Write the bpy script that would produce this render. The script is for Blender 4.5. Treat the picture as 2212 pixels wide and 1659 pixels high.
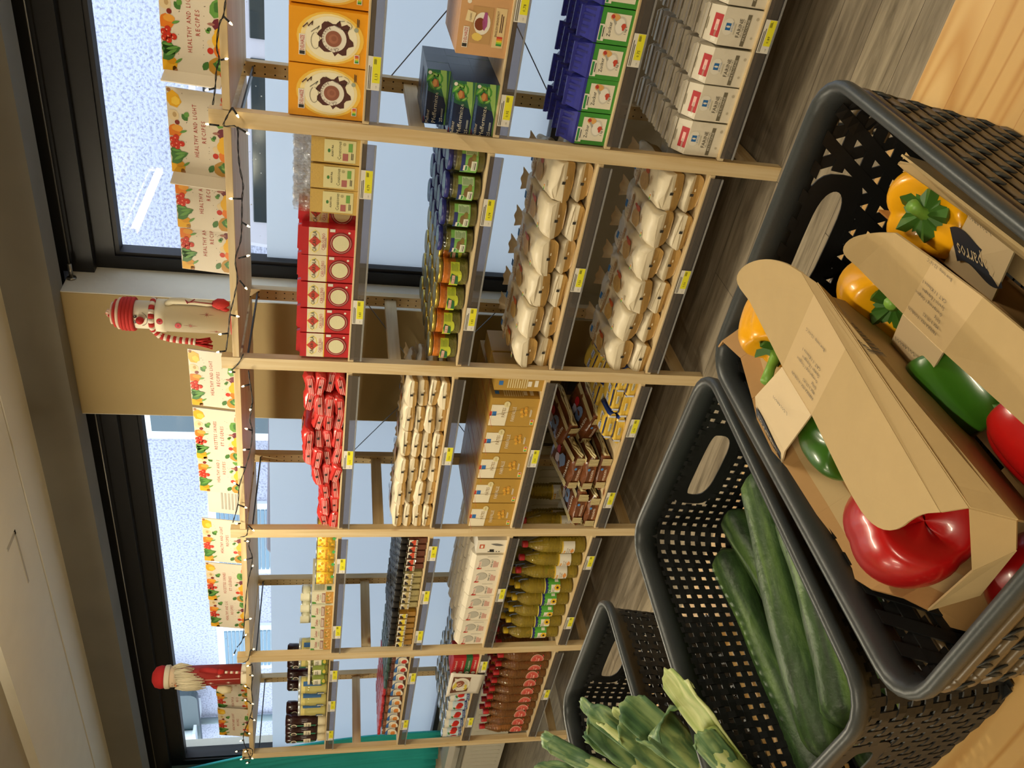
import bpy, bmesh, math, random
from math import pi, sin, cos, radians as R, sqrt
from mathutils import Vector, Matrix, noise
SC = bpy.context.scene
for _o in list(bpy.data.objects): bpy.data.objects.remove(_o)
COL = SC.collection
random.seed(7)

# ------------------------------------------------------------ camera, sky, light, exposure
def look_matrix(loc, yaw, pitch, roll):
    y, p, r = R(yaw), R(pitch), R(roll)
    f = Vector((-sin(y)*cos(p), cos(y)*cos(p), sin(p)))
    right = Vector((cos(y), sin(y), 0)); up = right.cross(f)
    r2 = right*cos(r)+up*sin(r); u2 = -right*sin(r)+up*cos(r)
    # the picture was taken with the camera turned on its side: world up points to the picture's left
    X, Y = u2*-1, r2*1
    m = Matrix(((X.x, Y.x, -f.x, loc[0]), (X.y, Y.y, -f.y, loc[1]), (X.z, Y.z, -f.z, loc[2]), (0, 0, 0, 1)))
    return m
cam = bpy.data.cameras.new('camera'); cam_o = bpy.data.objects.new('camera', cam); COL.objects.link(cam_o)
cam.sensor_fit = 'HORIZONTAL'; cam.sensor_width = 36.0; cam.lens = 36.0*1795.95/2212.0
cam.clip_start = .02; cam.clip_end = 80
cam_o.matrix_world = look_matrix((.9549, -2.4075, 1.4421), 37.3576, -12.8707, 2.1064)
SC.camera = cam_o
cam.dof.use_dof = False
vs = SC.view_settings
vs.view_transform = 'Standard'; vs.look = 'None'; vs.exposure = 0.0; vs.gamma = 1.0; vs.use_curve_mapping = False
SC.cycles.max_bounces = 8; SC.cycles.transparent_max_bounces = 24; SC.cycles.diffuse_bounces = 4
SC.cycles.glossy_bounces = 4; SC.cycles.transmission_bounces = 6; SC.cycles.caustics_reflective = False; SC.cycles.caustics_refractive = False
SC.cycles.sample_clamp_indirect = 6.0
world = bpy.data.worlds.new('overcast_sky'); SC.world = world; world.use_nodes = True
wn = world.node_tree.nodes; wl = world.node_tree.links
bg = wn['Background']; bg.inputs['Color'].default_value = (.80, .90, 1.0, 1); bg.inputs['Strength'].default_value = 3.7

WARM = (1.0, .895, .67)
def area(name, loc, sx, sy, power, col=WARM, rot=(0, 0, 0)):
    l = bpy.data.lights.new(name, 'AREA'); l.shape = 'RECTANGLE'; l.size = sx; l.size_y = sy; l.energy = power; l.color = col
    o = bpy.data.objects.new(name, l); COL.objects.link(o); o.location = loc; o.rotation_euler = rot
    o.visible_camera = True
    return o
LAMPS = [(-1.50, -.83), (-4.0, -2.35), (1.2, -.83), (-1.5, -3.3), (1.2, -3.3), (-4.1, -3.95)]
LPOW = {0: 34, 1: 34, 2: 20, 3: 26, 4: 26, 5: 26}

# ------------------------------------------------------------ materials
def lin(h):
    h = h.lstrip('#'); c = [int(h[i:i+2], 16)/255 for i in (0, 2, 4)]
    return tuple((x/12.92 if x <= .04045 else ((x+.055)/1.055)**2.4) for x in c)+(1,)
MATS = {}
def nodes(m):
    m.use_nodes = True; nt = m.node_tree; return nt, nt.nodes, nt.links
def mat(hexc, rough=.55, metal=0, var=0.0, bump=0.0, scale=40, emit=0, coat=0, alpha=None, spec=.5, trans=0):
    """procedural surface keyed by its own settings"""
    key = (hexc, rough, metal, var, bump, scale, emit, coat, alpha, spec, trans)
    if key in MATS: return MATS[key]
    m = bpy.data.materials.new('paint_'+hexc.lstrip('#')); nt, n, l = nodes(m)
    b = n['Principled BSDF']; c = lin(hexc)
    b.inputs['Base Color'].default_value = c; b.inputs['Roughness'].default_value = rough; b.inputs['Metallic'].default_value = metal
    b.inputs['Specular IOR Level'].default_value = spec; b.inputs['Coat Weight'].default_value = coat; b.inputs['Coat Roughness'].default_value = .08
    if trans: b.inputs['Transmission Weight'].default_value = trans
    if emit:
        b.inputs['Emission Color'].default_value = c; b.inputs['Emission Strength'].default_value = emit
    if var or bump:
        tc = n.new('ShaderNodeTexCoord'); no = n.new('ShaderNodeTexNoise'); no.inputs['Scale'].default_value = scale; no.inputs['Detail'].default_value = 4
        l.new(tc.outputs['Object'], no.inputs['Vector'])
        if var:
            mx = n.new('ShaderNodeMix'); mx.data_type = 'RGBA'; mx.blend_type = 'MIX'
            mx.inputs['A'].default_value = tuple(max(0, x*(1-var)) for x in c[:3])+(1,); mx.inputs['B'].default_value = tuple(min(1, x*(1+var)) for x in c[:3])+(1,)
            l.new(no.outputs['Fac'], mx.inputs['Factor']); l.new(mx.outputs['Result'], b.inputs['Base Color'])
        if bump:
            bp = n.new('ShaderNodeBump'); bp.inputs['Strength'].default_value = bump; bp.inputs['Distance'].default_value = .004
            l.new(no.outputs['Fac'], bp.inputs['Height']); l.new(bp.outputs['Normal'], b.inputs['Normal'])
    MATS[key] = m; return m
def clear(hexc='#ffffff', opac=.0, rough=.05, gl=.10, dif='#ffffff', bump=0, bs=60):
    """clear sheet of plastic or glass: what lies behind shows through, the surface shines"""
    key = ('clear', hexc, opac, rough, gl, dif, bump, bs)
    if key in MATS: return MATS[key]
    m = bpy.data.materials.new('clear_'+hexc.lstrip('#')); nt, n, l = nodes(m); n.clear()
    out = n.new('ShaderNodeOutputMaterial'); tr = n.new('ShaderNodeBsdfTransparent'); tr.inputs['Color'].default_value = lin(hexc)
    d = n.new('ShaderNodeBsdfDiffuse'); d.inputs['Color'].default_value = lin(dif)
    g = n.new('ShaderNodeBsdfGlossy'); g.inputs['Roughness'].default_value = rough
    m1 = n.new('ShaderNodeMixShader'); m1.inputs[0].default_value = opac; l.new(tr.outputs[0], m1.inputs[1]); l.new(d.outputs[0], m1.inputs[2])
    lw = n.new('ShaderNodeLayerWeight'); lw.inputs['Blend'].default_value = .5
    pw = n.new('ShaderNodeMath'); pw.operation = 'POWER'; pw.inputs[1].default_value = 4.5; l.new(lw.outputs['Facing'], pw.inputs[0])
    mt = n.new('ShaderNodeMath'); mt.operation = 'MULTIPLY_ADD'; mt.inputs[1].default_value = .9; mt.inputs[2].default_value = .02+gl*.2; mt.use_clamp = True
    l.new(pw.outputs[0], mt.inputs[0])
    m2 = n.new('ShaderNodeMixShader'); l.new(mt.outputs[0], m2.inputs[0]); l.new(m1.outputs[0], m2.inputs[1]); l.new(g.outputs[0], m2.inputs[2]); l.new(m2.outputs[0], out.inputs[0])
    if bump:
        tc = n.new('ShaderNodeTexCoord'); no = n.new('ShaderNodeTexNoise'); no.inputs['Scale'].default_value = bs; l.new(tc.outputs['Object'], no.inputs['Vector'])
        bp = n.new('ShaderNodeBump'); bp.inputs['Strength'].default_value = bump; bp.inputs['Distance'].default_value = .01
        l.new(no.outputs['Fac'], bp.inputs['Height']); l.new(bp.outputs['Normal'], g.inputs['Normal']); l.new(bp.outputs['Normal'], lw.inputs['Normal'])
    MATS[key] = m; return m
def wood(name, a, b, axis='Z', s=1.0, rough=.5, knots=True, dark=None):
    key = ('wood', name)
    if key in MATS: return MATS[key]
    m = bpy.data.materials.new(name); nt, n, l = nodes(m); bs = n['Principled BSDF']; bs.inputs['Roughness'].default_value = rough
    tc = n.new('ShaderNodeTexCoord'); mp = n.new('ShaderNodeMapping'); l.new(tc.outputs['Object'], mp.inputs[0])
    sc = [22*s, 22*s, 22*s]; sc['XYZ'.index(axis)] = 1.3*s; mp.inputs['Scale'].default_value = sc
    no = n.new('ShaderNodeTexNoise'); no.inputs['Scale'].default_value = 1.6; no.inputs['Detail'].default_value = 7; no.inputs['Distortion'].default_value = .9; l.new(mp.outputs[0], no.inputs['Vector'])
    cr = n.new('ShaderNodeValToRGB'); cr.color_ramp.elements[0].position = .34; cr.color_ramp.elements[1].position = .66
    cr.color_ramp.elements[0].color = lin(a); cr.color_ramp.elements[1].color = lin(b); l.new(no.outputs['Fac'], cr.inputs[0]); last = cr.outputs[0]
    if knots:
        mp2 = n.new('ShaderNodeMapping'); l.new(tc.outputs['Object'], mp2.inputs[0]); s2 = [9, 9, 9]; s2['XYZ'.index(axis)] = 4.2; mp2.inputs['Scale'].default_value = s2
        v = n.new('ShaderNodeTexVoronoi'); v.inputs['Scale'].default_value = 1; l.new(mp2.outputs[0], v.inputs['Vector'])
        rp = n.new('ShaderNodeValToRGB'); rp.color_ramp.elements[0].position = .06; rp.color_ramp.elements[1].position = .13
        rp.color_ramp.elements[0].color = (1, 1, 1, 1); rp.color_ramp.elements[1].color = (0, 0, 0, 1); l.new(v.outputs['Distance'], rp.inputs[0])
        mx = n.new('ShaderNodeMix'); mx.data_type = 'RGBA'; mx.inputs['B'].default_value = lin('#8a5a34'); l.new(rp.outputs[0], mx.inputs['Factor']); l.new(last, mx.inputs['A']); last = mx.outputs['Result']
    l.new(last, bs.inputs['Base Color'])
    MATS[key] = m; return m

# ------------------------------------------------------------ mesh builder
TXT = {}
def text_mesh(s, spacing=1.0):
    k = (s, spacing)
    if k in TXT: return TXT[k]
    c = bpy.data.curves.new('tmp', 'FONT'); c.body = s; c.resolution_u = 1; c.align_x = 'CENTER'; c.align_y = 'CENTER'; c.space_character = spacing
    o = bpy.data.objects.new('tmp', c); COL.objects.link(o)
    dg = bpy.context.evaluated_depsgraph_get(); me = bpy.data.meshes.new_from_object(o.evaluated_get(dg))
    vs_ = [tuple(v.co) for v in me.vertices]; fs = [tuple(p.vertices) for p in me.polygons]
    bpy.data.objects.remove(o); bpy.data.curves.remove(c); bpy.data.meshes.remove(me)
    if vs_:
        x0 = min(v[0] for v in vs_); x1 = max(v[0] for v in vs_); y0 = min(v[1] for v in vs_); y1 = max(v[1] for v in vs_)
    else: x0 = x1 = y0 = y1 = 0
    TXT[k] = (vs_, fs, x0, x1, y0, y1); return TXT[k]
class MB:
    def __init__(s): s.v = []; s.f = []; s.mi = []; s.ms = []; s.T = Matrix.Identity(4); s.sm = []
    def m(s, mt):
        if mt not in s.ms: s.ms.append(mt)
        return s.ms.index(mt)
    def add(s, vs_, fs, mt, smooth=False):
        b = len(s.v); T = s.T
        s.v += [tuple(T @ Vector(p)) for p in vs_]; i = s.m(mt)
        for f in fs: s.f.append(tuple(b+k for k in f)); s.mi.append(i); s.sm.append(smooth)
        return s
    def box(s, x0, x1, y0, y1, z0, z1, mt, taper=0):
        t = taper
        v = [(x0, y0, z0), (x1, y0, z0), (x1, y1, z0), (x0, y1, z0), (x0+t, y0+t, z1), (x1-t, y0+t, z1), (x1-t, y1-t, z1), (x0+t, y1-t, z1)]
        return s.add(v, [(0, 3, 2, 1), (4, 5, 6, 7), (0, 1, 5, 4), (1, 2, 6, 5), (2, 3, 7, 6), (3, 0, 4, 7)], mt)
    def poly(s, pts, mt): return s.add(pts, [tuple(range(len(pts)))], mt)
    def prism(s, pts, y0, y1, mt):   # outline in x,z pulled along y
        n = len(pts); v = [(p[0], y0, p[1]) for p in pts]+[(p[0], y1, p[1]) for p in pts]
        return s.add(v, [tuple(range(n)), tuple(range(2*n-1, n-1, -1))]+[(i, i+n, (i+1) % n+n, (i+1) % n) for i in range(n)], mt)
    def slab(s, pts, th, mt):        # 3-D outline given its own thickness along the face normal
        P = [Vector(p) for p in pts]; nrm = Vector((0, 0, 0))
        for i in range(len(P)): nrm += (P[i]-P[0]).cross(P[(i+1) % len(P)]-P[0])
        nrm.normalize(); n = len(P); v = [tuple(p+nrm*th*.5) for p in P]+[tuple(p-nrm*th*.5) for p in P]
        return s.add(v, [tuple(range(n)), tuple(range(2*n-1, n-1, -1))]+[(i, i+n, (i+1) % n+n, (i+1) % n) for i in range(n)], mt)
    def lathe(s, prof, n, mt, cx=0, cy=0, smooth=True, a0=0):
        rows = len(prof); v = []
        for r, z in prof:
            for k in range(n): a = a0+2*pi*k/n; v.append((cx+r*cos(a), cy+r*sin(a), z))
        ms = mt if isinstance(mt, list) else [mt]*(rows-1)
        b = len(s.v); s.v += [tuple(s.T @ Vector(p)) for p in v]
        for j in range(rows-1):
            i = s.m(ms[j])
            for k in range(n):
                k2 = (k+1) % n; s.f.append((b+j*n+k, b+j*n+k2, b+(j+1)*n+k2, b+(j+1)*n+k)); s.mi.append(i); s.sm.append(smooth)
        for j, mm, rev in ((0, ms[0], True), (rows-1, ms[-1], False)):
            if prof[j][0] > 1e-5:
                f = [b+j*n+k for k in range(n)]
                s.f.append(tuple(reversed(f)) if rev else tuple(f)); s.mi.append(s.m(mm)); s.sm.append(False)
        return s
    def tube(s, pts, r, mt, n=6, r1=None, smooth=True, cap=True):
        P = [Vector(p) for p in pts]; N = len(P); r1 = r if r1 is None else r1; v = []; ref = None
        for i, p in enumerate(P):
            d = (P[min(i+1, N-1)]-P[max(i-1, 0)]).normalized()
            if ref is None: ref = d.orthogonal().normalized()
            else: ref = (ref-d*ref.dot(d)).normalized()
            q = d.cross(ref); rr = (r[i] if isinstance(r, (list, tuple)) else r+(r1-r)*i/max(1, N-1))
            for k in range(n): a = 2*pi*k/n; v.append(tuple(p+ref*(rr*cos(a))+q*(rr*sin(a))))
        fs = [(i*n+k, i*n+(k+1) % n, (i+1)*n+(k+1) % n, (i+1)*n+k) for i in range(N-1) for k in range(n)]
        if cap: fs += [tuple(range(n-1, -1, -1)), tuple((N-1)*n+k for k in range(n))]
        return s.add(v, fs, mt, smooth)
    # flat print on a front (u to the right, v up), y = depth of the face
    def rect(s, u0, u1, v0, v1, y, mt): return s.add([(u0, y, v0), (u1, y, v0), (u1, y, v1), (u0, y, v1)], [(0, 1, 2, 3)], mt)
    def ell(s, cu, cv, ru, rv, y, mt, n=16, jag=0, rot=0):
        v = []
        for k in range(n):
            a = 2*pi*k/n; q = 1+(jag*(random.random()*2-1) if jag else 0); x, z = ru*q*cos(a), rv*q*sin(a)
            v.append((cu+x*cos(rot)-z*sin(rot), y, cv+x*sin(rot)+z*cos(rot)))
        return s.add(v, [tuple(range(n))], mt)
    def leaf(s, cu, cv, L, W, rot, y, mt):
        pts = [(-L/2, 0), (-L*.25, W*.42), (L*.05, W*.5), (L*.3, W*.32), (L/2, 0), (L*.3, -W*.32), (L*.05, -W*.5), (-L*.25, -W*.42)]
        return s.add([(cu+a*cos(rot)-b*sin(rot), y, cv+a*sin(rot)+b*cos(rot)) for a, b in pts], [tuple(range(7, -1, -1))], mt)
    def text(s, t, cu, cv, h, y, mt, w=None, rot=0, spacing=1.0):
        vs_, fs, x0, x1, y0, y1 = text_mesh(t, spacing)
        if not vs_: return s
        k = h/.73; kx = k if w is None else w/(x1-x0); mx, my = (x0+x1)/2, (y0+y1)/2
        v = []
        for a, b, _ in vs_:
            a, b = (a-mx)*kx, (b-my)*k
            v.append((cu+a*cos(rot)-b*sin(rot), y, cv+a*sin(rot)+b*cos(rot)))
        return s.add(v, fs, mt)
    def lines(s, u0, u1, v0, v1, n, y, mt):   # lines of print too small to read
        for i in range(n):
            z = v1-(v1-v0)*(i+.5)/n; s.rect(u0, u0+(u1-u0)*(.75+.25*random.random()), z-(v1-v0)/n*.25, z+(v1-v0)/n*.25, y, mt)
        return s
    def wrap(s, r, cx=0, cy=0):
        """bend everything added so far from the flat front onto a cylinder of radius r (u becomes arc)"""
        bm = bmesh.new(); V = [bm.verts.new(p) for p in s.v]; keep = []
        for f, i in zip(s.f, s.mi):
            try: q = bm.faces.new([V[k] for k in f]); q.material_index = i
            except ValueError: pass
        us = [p[0] for p in s.v]; u = math.ceil(min(us)/.007)*.007
        while u < max(us):
            bmesh.ops.bisect_plane(bm, geom=bm.verts[:]+bm.edges[:]+bm.faces[:], dist=1e-6, plane_co=(u, 0, 0), plane_no=(1, 0, 0)); u += .007
        bm.verts.index_update(); s.v = [tuple(v.co) for v in bm.verts]; s.f = [tuple(v.index for v in f.verts) for f in bm.faces]; s.mi = [f.material_index for f in bm.faces]; s.sm = [False]*len(s.f); bm.free()
        s.v = [(cx+(r-p[1])*sin(p[0]/r), cy-(r-p[1])*cos(p[0]/r), p[2]) for p in s.v]; return s
    def mesh(s, name):
        me = bpy.data.meshes.new(name); me.from_pydata(s.v, [], s.f)
        for mm in s.ms: me.materials.append(mm)
        me.polygons.foreach_set('material_index', s.mi); me.polygons.foreach_set('use_smooth', s.sm); me.update(); return me
    def build(s, name, parent=None, loc=None, bevel=0, solid=0):
        o = bpy.data.objects.new(name, s.mesh(name)); COL.objects.link(o)
        if parent is not None: o.parent = parent
        if loc: o.location = loc
        if solid: md = o.modifiers.new('thick', 'SOLIDIFY'); md.thickness = solid; md.offset = 0
        if bevel: md = o.modifiers.new('soft_edges', 'BEVEL'); md.width = bevel; md.segments = 2; md.limit_method = 'ANGLE'
        return o
def tag(o, label=None, cat=None, group=None, kind=None):
    if label: o['label'] = label
    if cat: o['category'] = cat
    if group: o['group'] = group
    if kind: o['kind'] = kind
    return o
def empty(name, loc=(0, 0, 0), rz=0):
    o = bpy.data.objects.new(name, None); o.empty_display_size = .05; COL.objects.link(o); o.location = loc; o.rotation_euler.z = rz; return o
def struct(o): o['kind'] = 'structure'; return o
KIDS = {}
def kids(o):
    if o not in KIDS: KIDS[o] = [c for c in COL.objects if c.parent == o]
    return KIDS[o]
def copy_tree(o, parent=None):
    c = o.copy(); COL.objects.link(c); c.parent = parent
    for k in kids(o): copy_tree(k, c)
    return c
class Proto:
    """first use places the thing itself, every later use a copy of it and of its parts"""
    def __init__(s, root): s.root = root; s.used = False; kids(root); [kids(k) for k in kids(root)]
    def place(s, loc, rot=(0, 0, 0), label=None, cat=None, group=None, scale=None):
        o = copy_tree(s.root) if s.used else s.root; s.used = True
        o.location = loc; o.rotation_euler = rot if isinstance(rot, (tuple, list)) else (0, 0, rot)
        if scale: o.scale = scale if isinstance(scale, (tuple, list)) else (scale,)*3
        return tag(o, label, cat, group)
def proto(name, **parts):
    r = empty(name); made = {}
    for k, mb in parts.items():
        par = r
        if isinstance(mb, tuple): mb, pn = mb; par = made[pn]
        made[k] = mb.build(k, par)
    return Proto(r)
ORD = ['at the far end', 'second from the far end', 'third from the far end', 'fourth from the far end', 'fifth from the far end', 'sixth from the far end', 'seventh from the far end', 'eighth from the far end', 'ninth from the far end', 'tenth from the far end', 'eleventh from the far end']
TIER = ['lowest', 'second up', 'third up', 'topmost', 'very top']
ROW = ['front row', 'second row', 'third row', 'fourth row', 'fifth row', 'sixth row', 'seventh row', 'eighth row']
def pillow(w, d, h, mt, nx=8, ny=8, seed=0, crumple=.06, sq=.35, bottom_flat=.5, mt2=None, split=None):
    """soft filled bag: w along x, d along y, lies on z = 0"""
    mb = MB(); v = []; fs = []
    nz = 6; N = 0
    rng = random.Random(seed)
    ring = []
    prof = 16
    for j in range(ny+1):
        t = j/ny; e = (1-abs(2*t-1)**5)**.4 if 0 < t < 1 else .12
        row = []
        for k in range(prof):
            a = 2*pi*k/prof; ca, sa = cos(a), sin(a)
            x = math.copysign(abs(ca)**sq, ca)*w/2; z = math.copysign(abs(sa)**(sq*1.2), sa)*h/2*max(e, .12)
            if sa < 0: z *= 1
            nn = noise.noise(Vector((x*30+seed*3.1, t*7, z*40+seed)))*crumple*h*1.6
            x *= (1-.10*(1-e)); x += nn*.5; z += nn*.7
            row.append((x, -d/2+d*t, z+h/2))
        v += row
    for j in range(ny):
        for k in range(prof): fs.append((j*prof+k, j*prof+(k+1) % prof, (j+1)*prof+(k+1) % prof, (j+1)*prof+k))
    fs += [tuple(range(prof-1, -1, -1)), tuple(ny*prof+k for k in range(prof))]
    mb.add(v, fs, mt, True); return mb
# ------------------------------------------------------------ the room
PINE = ('#d6c29b', '#c6aa7a')
W_POST = wood('pine_upright', *PINE, 'Z'); W_BOARD = wood('pine_board', *PINE, 'X'); W_RUNG = wood('pine_rung', *PINE, 'Y')
def floor_mat():
    m = bpy.data.materials.new('grey_oak_planks'); nt, n, l = nodes(m); b = n['Principled BSDF']; b.inputs['Roughness'].default_value = .42
    tc = n.new('ShaderNodeTexCoord')
    br = n.new('ShaderNodeTexBrick'); br.inputs['Scale'].default_value = 1; br.inputs['Mortar Size'].default_value = .0012; br.inputs['Brick Width'].default_value = 1.22; br.inputs['Row Height'].default_value = .18
    br.inputs['Color1'].default_value = lin('#8d8374'); br.inputs['Color2'].default_value = lin('#a19683'); br.inputs['Mortar'].default_value = lin('#4a4238'); br.offset = .37
    l.new(tc.outputs['Object'], br.inputs['Vector'])
    mp = n.new('ShaderNodeMapping'); mp.inputs['Scale'].default_value = (1.5, 15, 1); l.new(tc.outputs['Object'], mp.inputs[0])
    no = n.new('ShaderNodeTexNoise'); no.inputs['Scale'].default_value = 1.7; no.inputs['Detail'].default_value = 9; no.inputs['Roughness'].default_value = .66; no.inputs['Distortion'].default_value = .6; l.new(mp.outputs[0], no.inputs['Vector'])
    cr = n.new('ShaderNodeValToRGB'); cr.color_ramp.elements[0].position = .3; cr.color_ramp.elements[0].color = (.33, .31, .28, 1); cr.color_ramp.elements[1].position = .62; cr.color_ramp.elements[1].color = (1.1, 1.08, 1.05, 1); l.new(no.outputs['Fac'], cr.inputs[0])
    mx = n.new('ShaderNodeMix'); mx.data_type = 'RGBA'; mx.blend_type = 'MULTIPLY'; mx.inputs['Factor'].default_value = 1; l.new(br.outputs['Color'], mx.inputs['A']); l.new(cr.outputs[0], mx.inputs['B'])
    l.new(mx.outputs['Result'], b.inputs['Base Color']); return m
def table_mat():
    m = bpy.data.materials.new('glued_pine'); nt, n, l = nodes(m); b = n['Principled BSDF']; b.inputs['Roughness'].default_value = .4
    tc = n.new('ShaderNodeTexCoord')
    br = n.new('ShaderNodeTexBrick'); br.inputs['Scale'].default_value = 1; br.inputs['Mortar Size'].default_value = 0.0006; br.inputs['Brick Width'].default_value = 3; br.inputs['Row Height'].default_value = .092
    br.inputs['Color1'].default_value = lin('#c49c60'); br.inputs['Color2'].default_value = lin('#d2ae74'); br.inputs['Mortar'].default_value = lin('#b98b52'); l.new(tc.outputs['Object'], br.inputs['Vector'])
    wv = n.new('ShaderNodeMapping'); wv.inputs['Scale'].default_value = (1.1, 9, 1); l.new(tc.outputs['Object'], wv.inputs[0])
    no = n.new('ShaderNodeTexNoise'); no.inputs['Scale'].default_value = 1.2; no.inputs['Detail'].default_value = 2; no.inputs['Distortion'].default_value = 1.2; l.new(wv.outputs[0], no.inputs['Vector'])
    ml = n.new('ShaderNodeMath'); ml.operation = 'MULTIPLY'; ml.inputs[1].default_value = 11; l.new(no.outputs['Fac'], ml.inputs[0])
    fr = n.new('ShaderNodeMath'); fr.operation = 'PINGPONG'; fr.inputs[1].default_value = 1; l.new(ml.outputs[0], fr.inputs[0])
    cr = n.new('ShaderNodeValToRGB'); cr.color_ramp.elements[0].position = .02; cr.color_ramp.elements[0].color = (.74, .58, .38, 1); cr.color_ramp.elements[1].position = .5; cr.color_ramp.elements[1].color = (1, 1, 1, 1); l.new(fr.outputs[0], cr.inputs[0])
    mx = n.new('ShaderNodeMix'); mx.data_type = 'RGBA'; mx.blend_type = 'MULTIPLY'; mx.inputs['Factor'].default_value = .8; l.new(br.outputs['Color'], mx.inputs['A']); l.new(cr.outputs[0], mx.inputs['B'])
    l.new(mx.outputs['Result'], b.inputs['Base Color']); return m
struct(MB().box(-7.2, 3.2, -5.2, 1.0, -.06, 0, floor_mat()).build('floor'))
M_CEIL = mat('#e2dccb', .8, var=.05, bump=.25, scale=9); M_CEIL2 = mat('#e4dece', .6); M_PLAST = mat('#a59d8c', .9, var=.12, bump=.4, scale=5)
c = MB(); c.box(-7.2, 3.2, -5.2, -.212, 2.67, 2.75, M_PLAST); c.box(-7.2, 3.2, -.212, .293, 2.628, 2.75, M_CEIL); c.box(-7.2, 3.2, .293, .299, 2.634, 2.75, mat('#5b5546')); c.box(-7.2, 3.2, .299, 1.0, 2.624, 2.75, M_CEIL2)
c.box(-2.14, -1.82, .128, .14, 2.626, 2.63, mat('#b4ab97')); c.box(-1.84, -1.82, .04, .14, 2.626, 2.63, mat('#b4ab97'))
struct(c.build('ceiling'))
M_BEAM = mat('#7a766d', .85, var=.22, bump=.3, scale=3)
struct(MB().box(-7.2, 3.2, .513, .64, 2.451, 2.624, M_BEAM).build('trim_1'))
M_WALL = mat('#cdbf9f', .85, var=.04, bump=.2, scale=14); M_WHITE = mat('#e6e2d6', .8, var=.04, bump=.5, scale=20)
M_DARKW = mat('#2a2825', .8)
w = MB(); w.box(-7.2, 3.2, .84, 1.0, 0, .54, M_WHITE); w.box(-7.2, 3.2, .84, 1.0, 2.504, 2.628, M_DARKW); w.box(-7.2, -4.95, .84, 1.0, .54, 2.504, M_WHITE); w.box(2.6, 3.2, .84, 1.0, .54, 2.504, M_WHITE); struct(w.build('wall_back'))
struct(MB().box(-7.3, -7.2, -5.2, 1.0, 0, 2.7, M_WALL).build('wall_left'))
struct(MB().box(3.2, 3.3, -5.2, 1.0, 0, 2.7, M_WALL).build('wall_right'))
struct(MB().box(-7.2, 3.2, -5.3, -5.2, 0, 2.7, M_WALL).build('wall_front'))
# pillar between the windows: ochre face, white reveals
M_OCHRE = mat('#a99468', .85, var=.05, bump=.25, scale=6)
k = MB(); k.box(-1.586, -.972, .6, .98, 0, 2.451, M_OCHRE); k.box(-.972, -.968, .602, .98, 0, 2.451, M_WHITE); k.box(-1.59, -1.586, .602, .98, 0, 2.451, M_WHITE); struct(k.build('trim_2'))
# windows
M_BLACK = mat('#17171a', .45); M_BLACK2 = mat('#222226', .5)
M_GLASS = clear('#f2f6f5', 0, .01, .15)
def frost():
    m = bpy.data.materials.new('frosted_film'); nt, n, l = nodes(m); n.clear(); out = n.new('ShaderNodeOutputMaterial')
    t = n.new('ShaderNodeBsdfTranslucent'); t.inputs['Color'].default_value = lin('#e8eef2'); d = n.new('ShaderNodeBsdfDiffuse'); d.inputs['Color'].default_value = lin('#a9b8c4')
    g = n.new('ShaderNodeBsdfGlossy'); g.inputs['Roughness'].default_value = .35
    a = n.new('ShaderNodeMixShader'); a.inputs[0].default_value = .22; l.new(t.outputs[0], a.inputs[1]); l.new(d.outputs[0], a.inputs[2])
    b = n.new('ShaderNodeMixShader'); b.inputs[0].default_value = .04; l.new(a.outputs[0], b.inputs[1]); l.new(g.outputs[0], b.inputs[2]); l.new(b.outputs[0], out.inputs[0]); return m
M_FROST = frost()
def window(i, x0, x1):
    f = MB(); z0, z1 = .54, 2.504
    f.box(x0, x0+.058, .80, .90, z0, z1, M_BLACK); f.box(x1-.058, x1, .80, .90, z0, z1, M_BLACK)
    f.box(x0+.058, x1-.058, .80, .90, 2.285, z1, M_BLACK); f.box(x0+.058, x1-.058, .80, .90, z0, .575, M_BLACK)
    f.box(x0+.058, x0+.072, .812, .87, .575, 2.285, M_BLACK2); f.box(x1-.072, x1-.058, .812, .87, .575, 2.285, M_BLACK2); f.box(x0+.072, x1-.072, .812, .87, 2.268, 2.285, M_BLACK2)
    f.box(x0, x1, .755, .80, 2.36, 2.504, M_BLACK)
    o = struct(f.build('window_%d' % i))
    MB().rect(x0+.072, x1-.072, .575, 2.268, .848, M_GLASS).build('pane', o)
    MB().rect(x0+.075, x1-.075, .58, 1.690, .8445, M_FROST).build('frosted_film', o)
    return o
window(1, -.968, 2.6); window(2, -4.93, -1.59)
# drops on the panes
dr = MB(); rng = random.Random(3)
for q in range(420):
    x = rng.uniform(-4.7, -1.7) if q % 2 else rng.uniform(-.8, .9); z = rng.uniform(1.70, 2.24); s_ = rng.uniform(.0012, .0035)*(1 if z < 2.0 else .7)
    if z > 2.0 and rng.random() < .6: continue
    dr.lathe([(0, -.001), (s_, 0), (s_*.6, .0012), (0, .0014)], 5, mat('#e8edf2', .2))
    for i in range(len(dr.v)-20, len(dr.v)):
        a, b, c_ = dr.v[i]; dr.v[i] = (x+a, .845-c_, z+b)
tag(dr.build('water_drops'), 'small white droplets scattered over the window panes above the frosted film', 'drops', kind='stuff')
# sill
struct(MB().box(-4.93, -1.60, .59, .84, .445, .49, mat('#d9d6cf', .4)).build('trim_3')); struct(MB().box(-.96, 2.6, .59, .84, .445, .49, mat('#d9d6cf', .4)).build('trim_4'))
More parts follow.
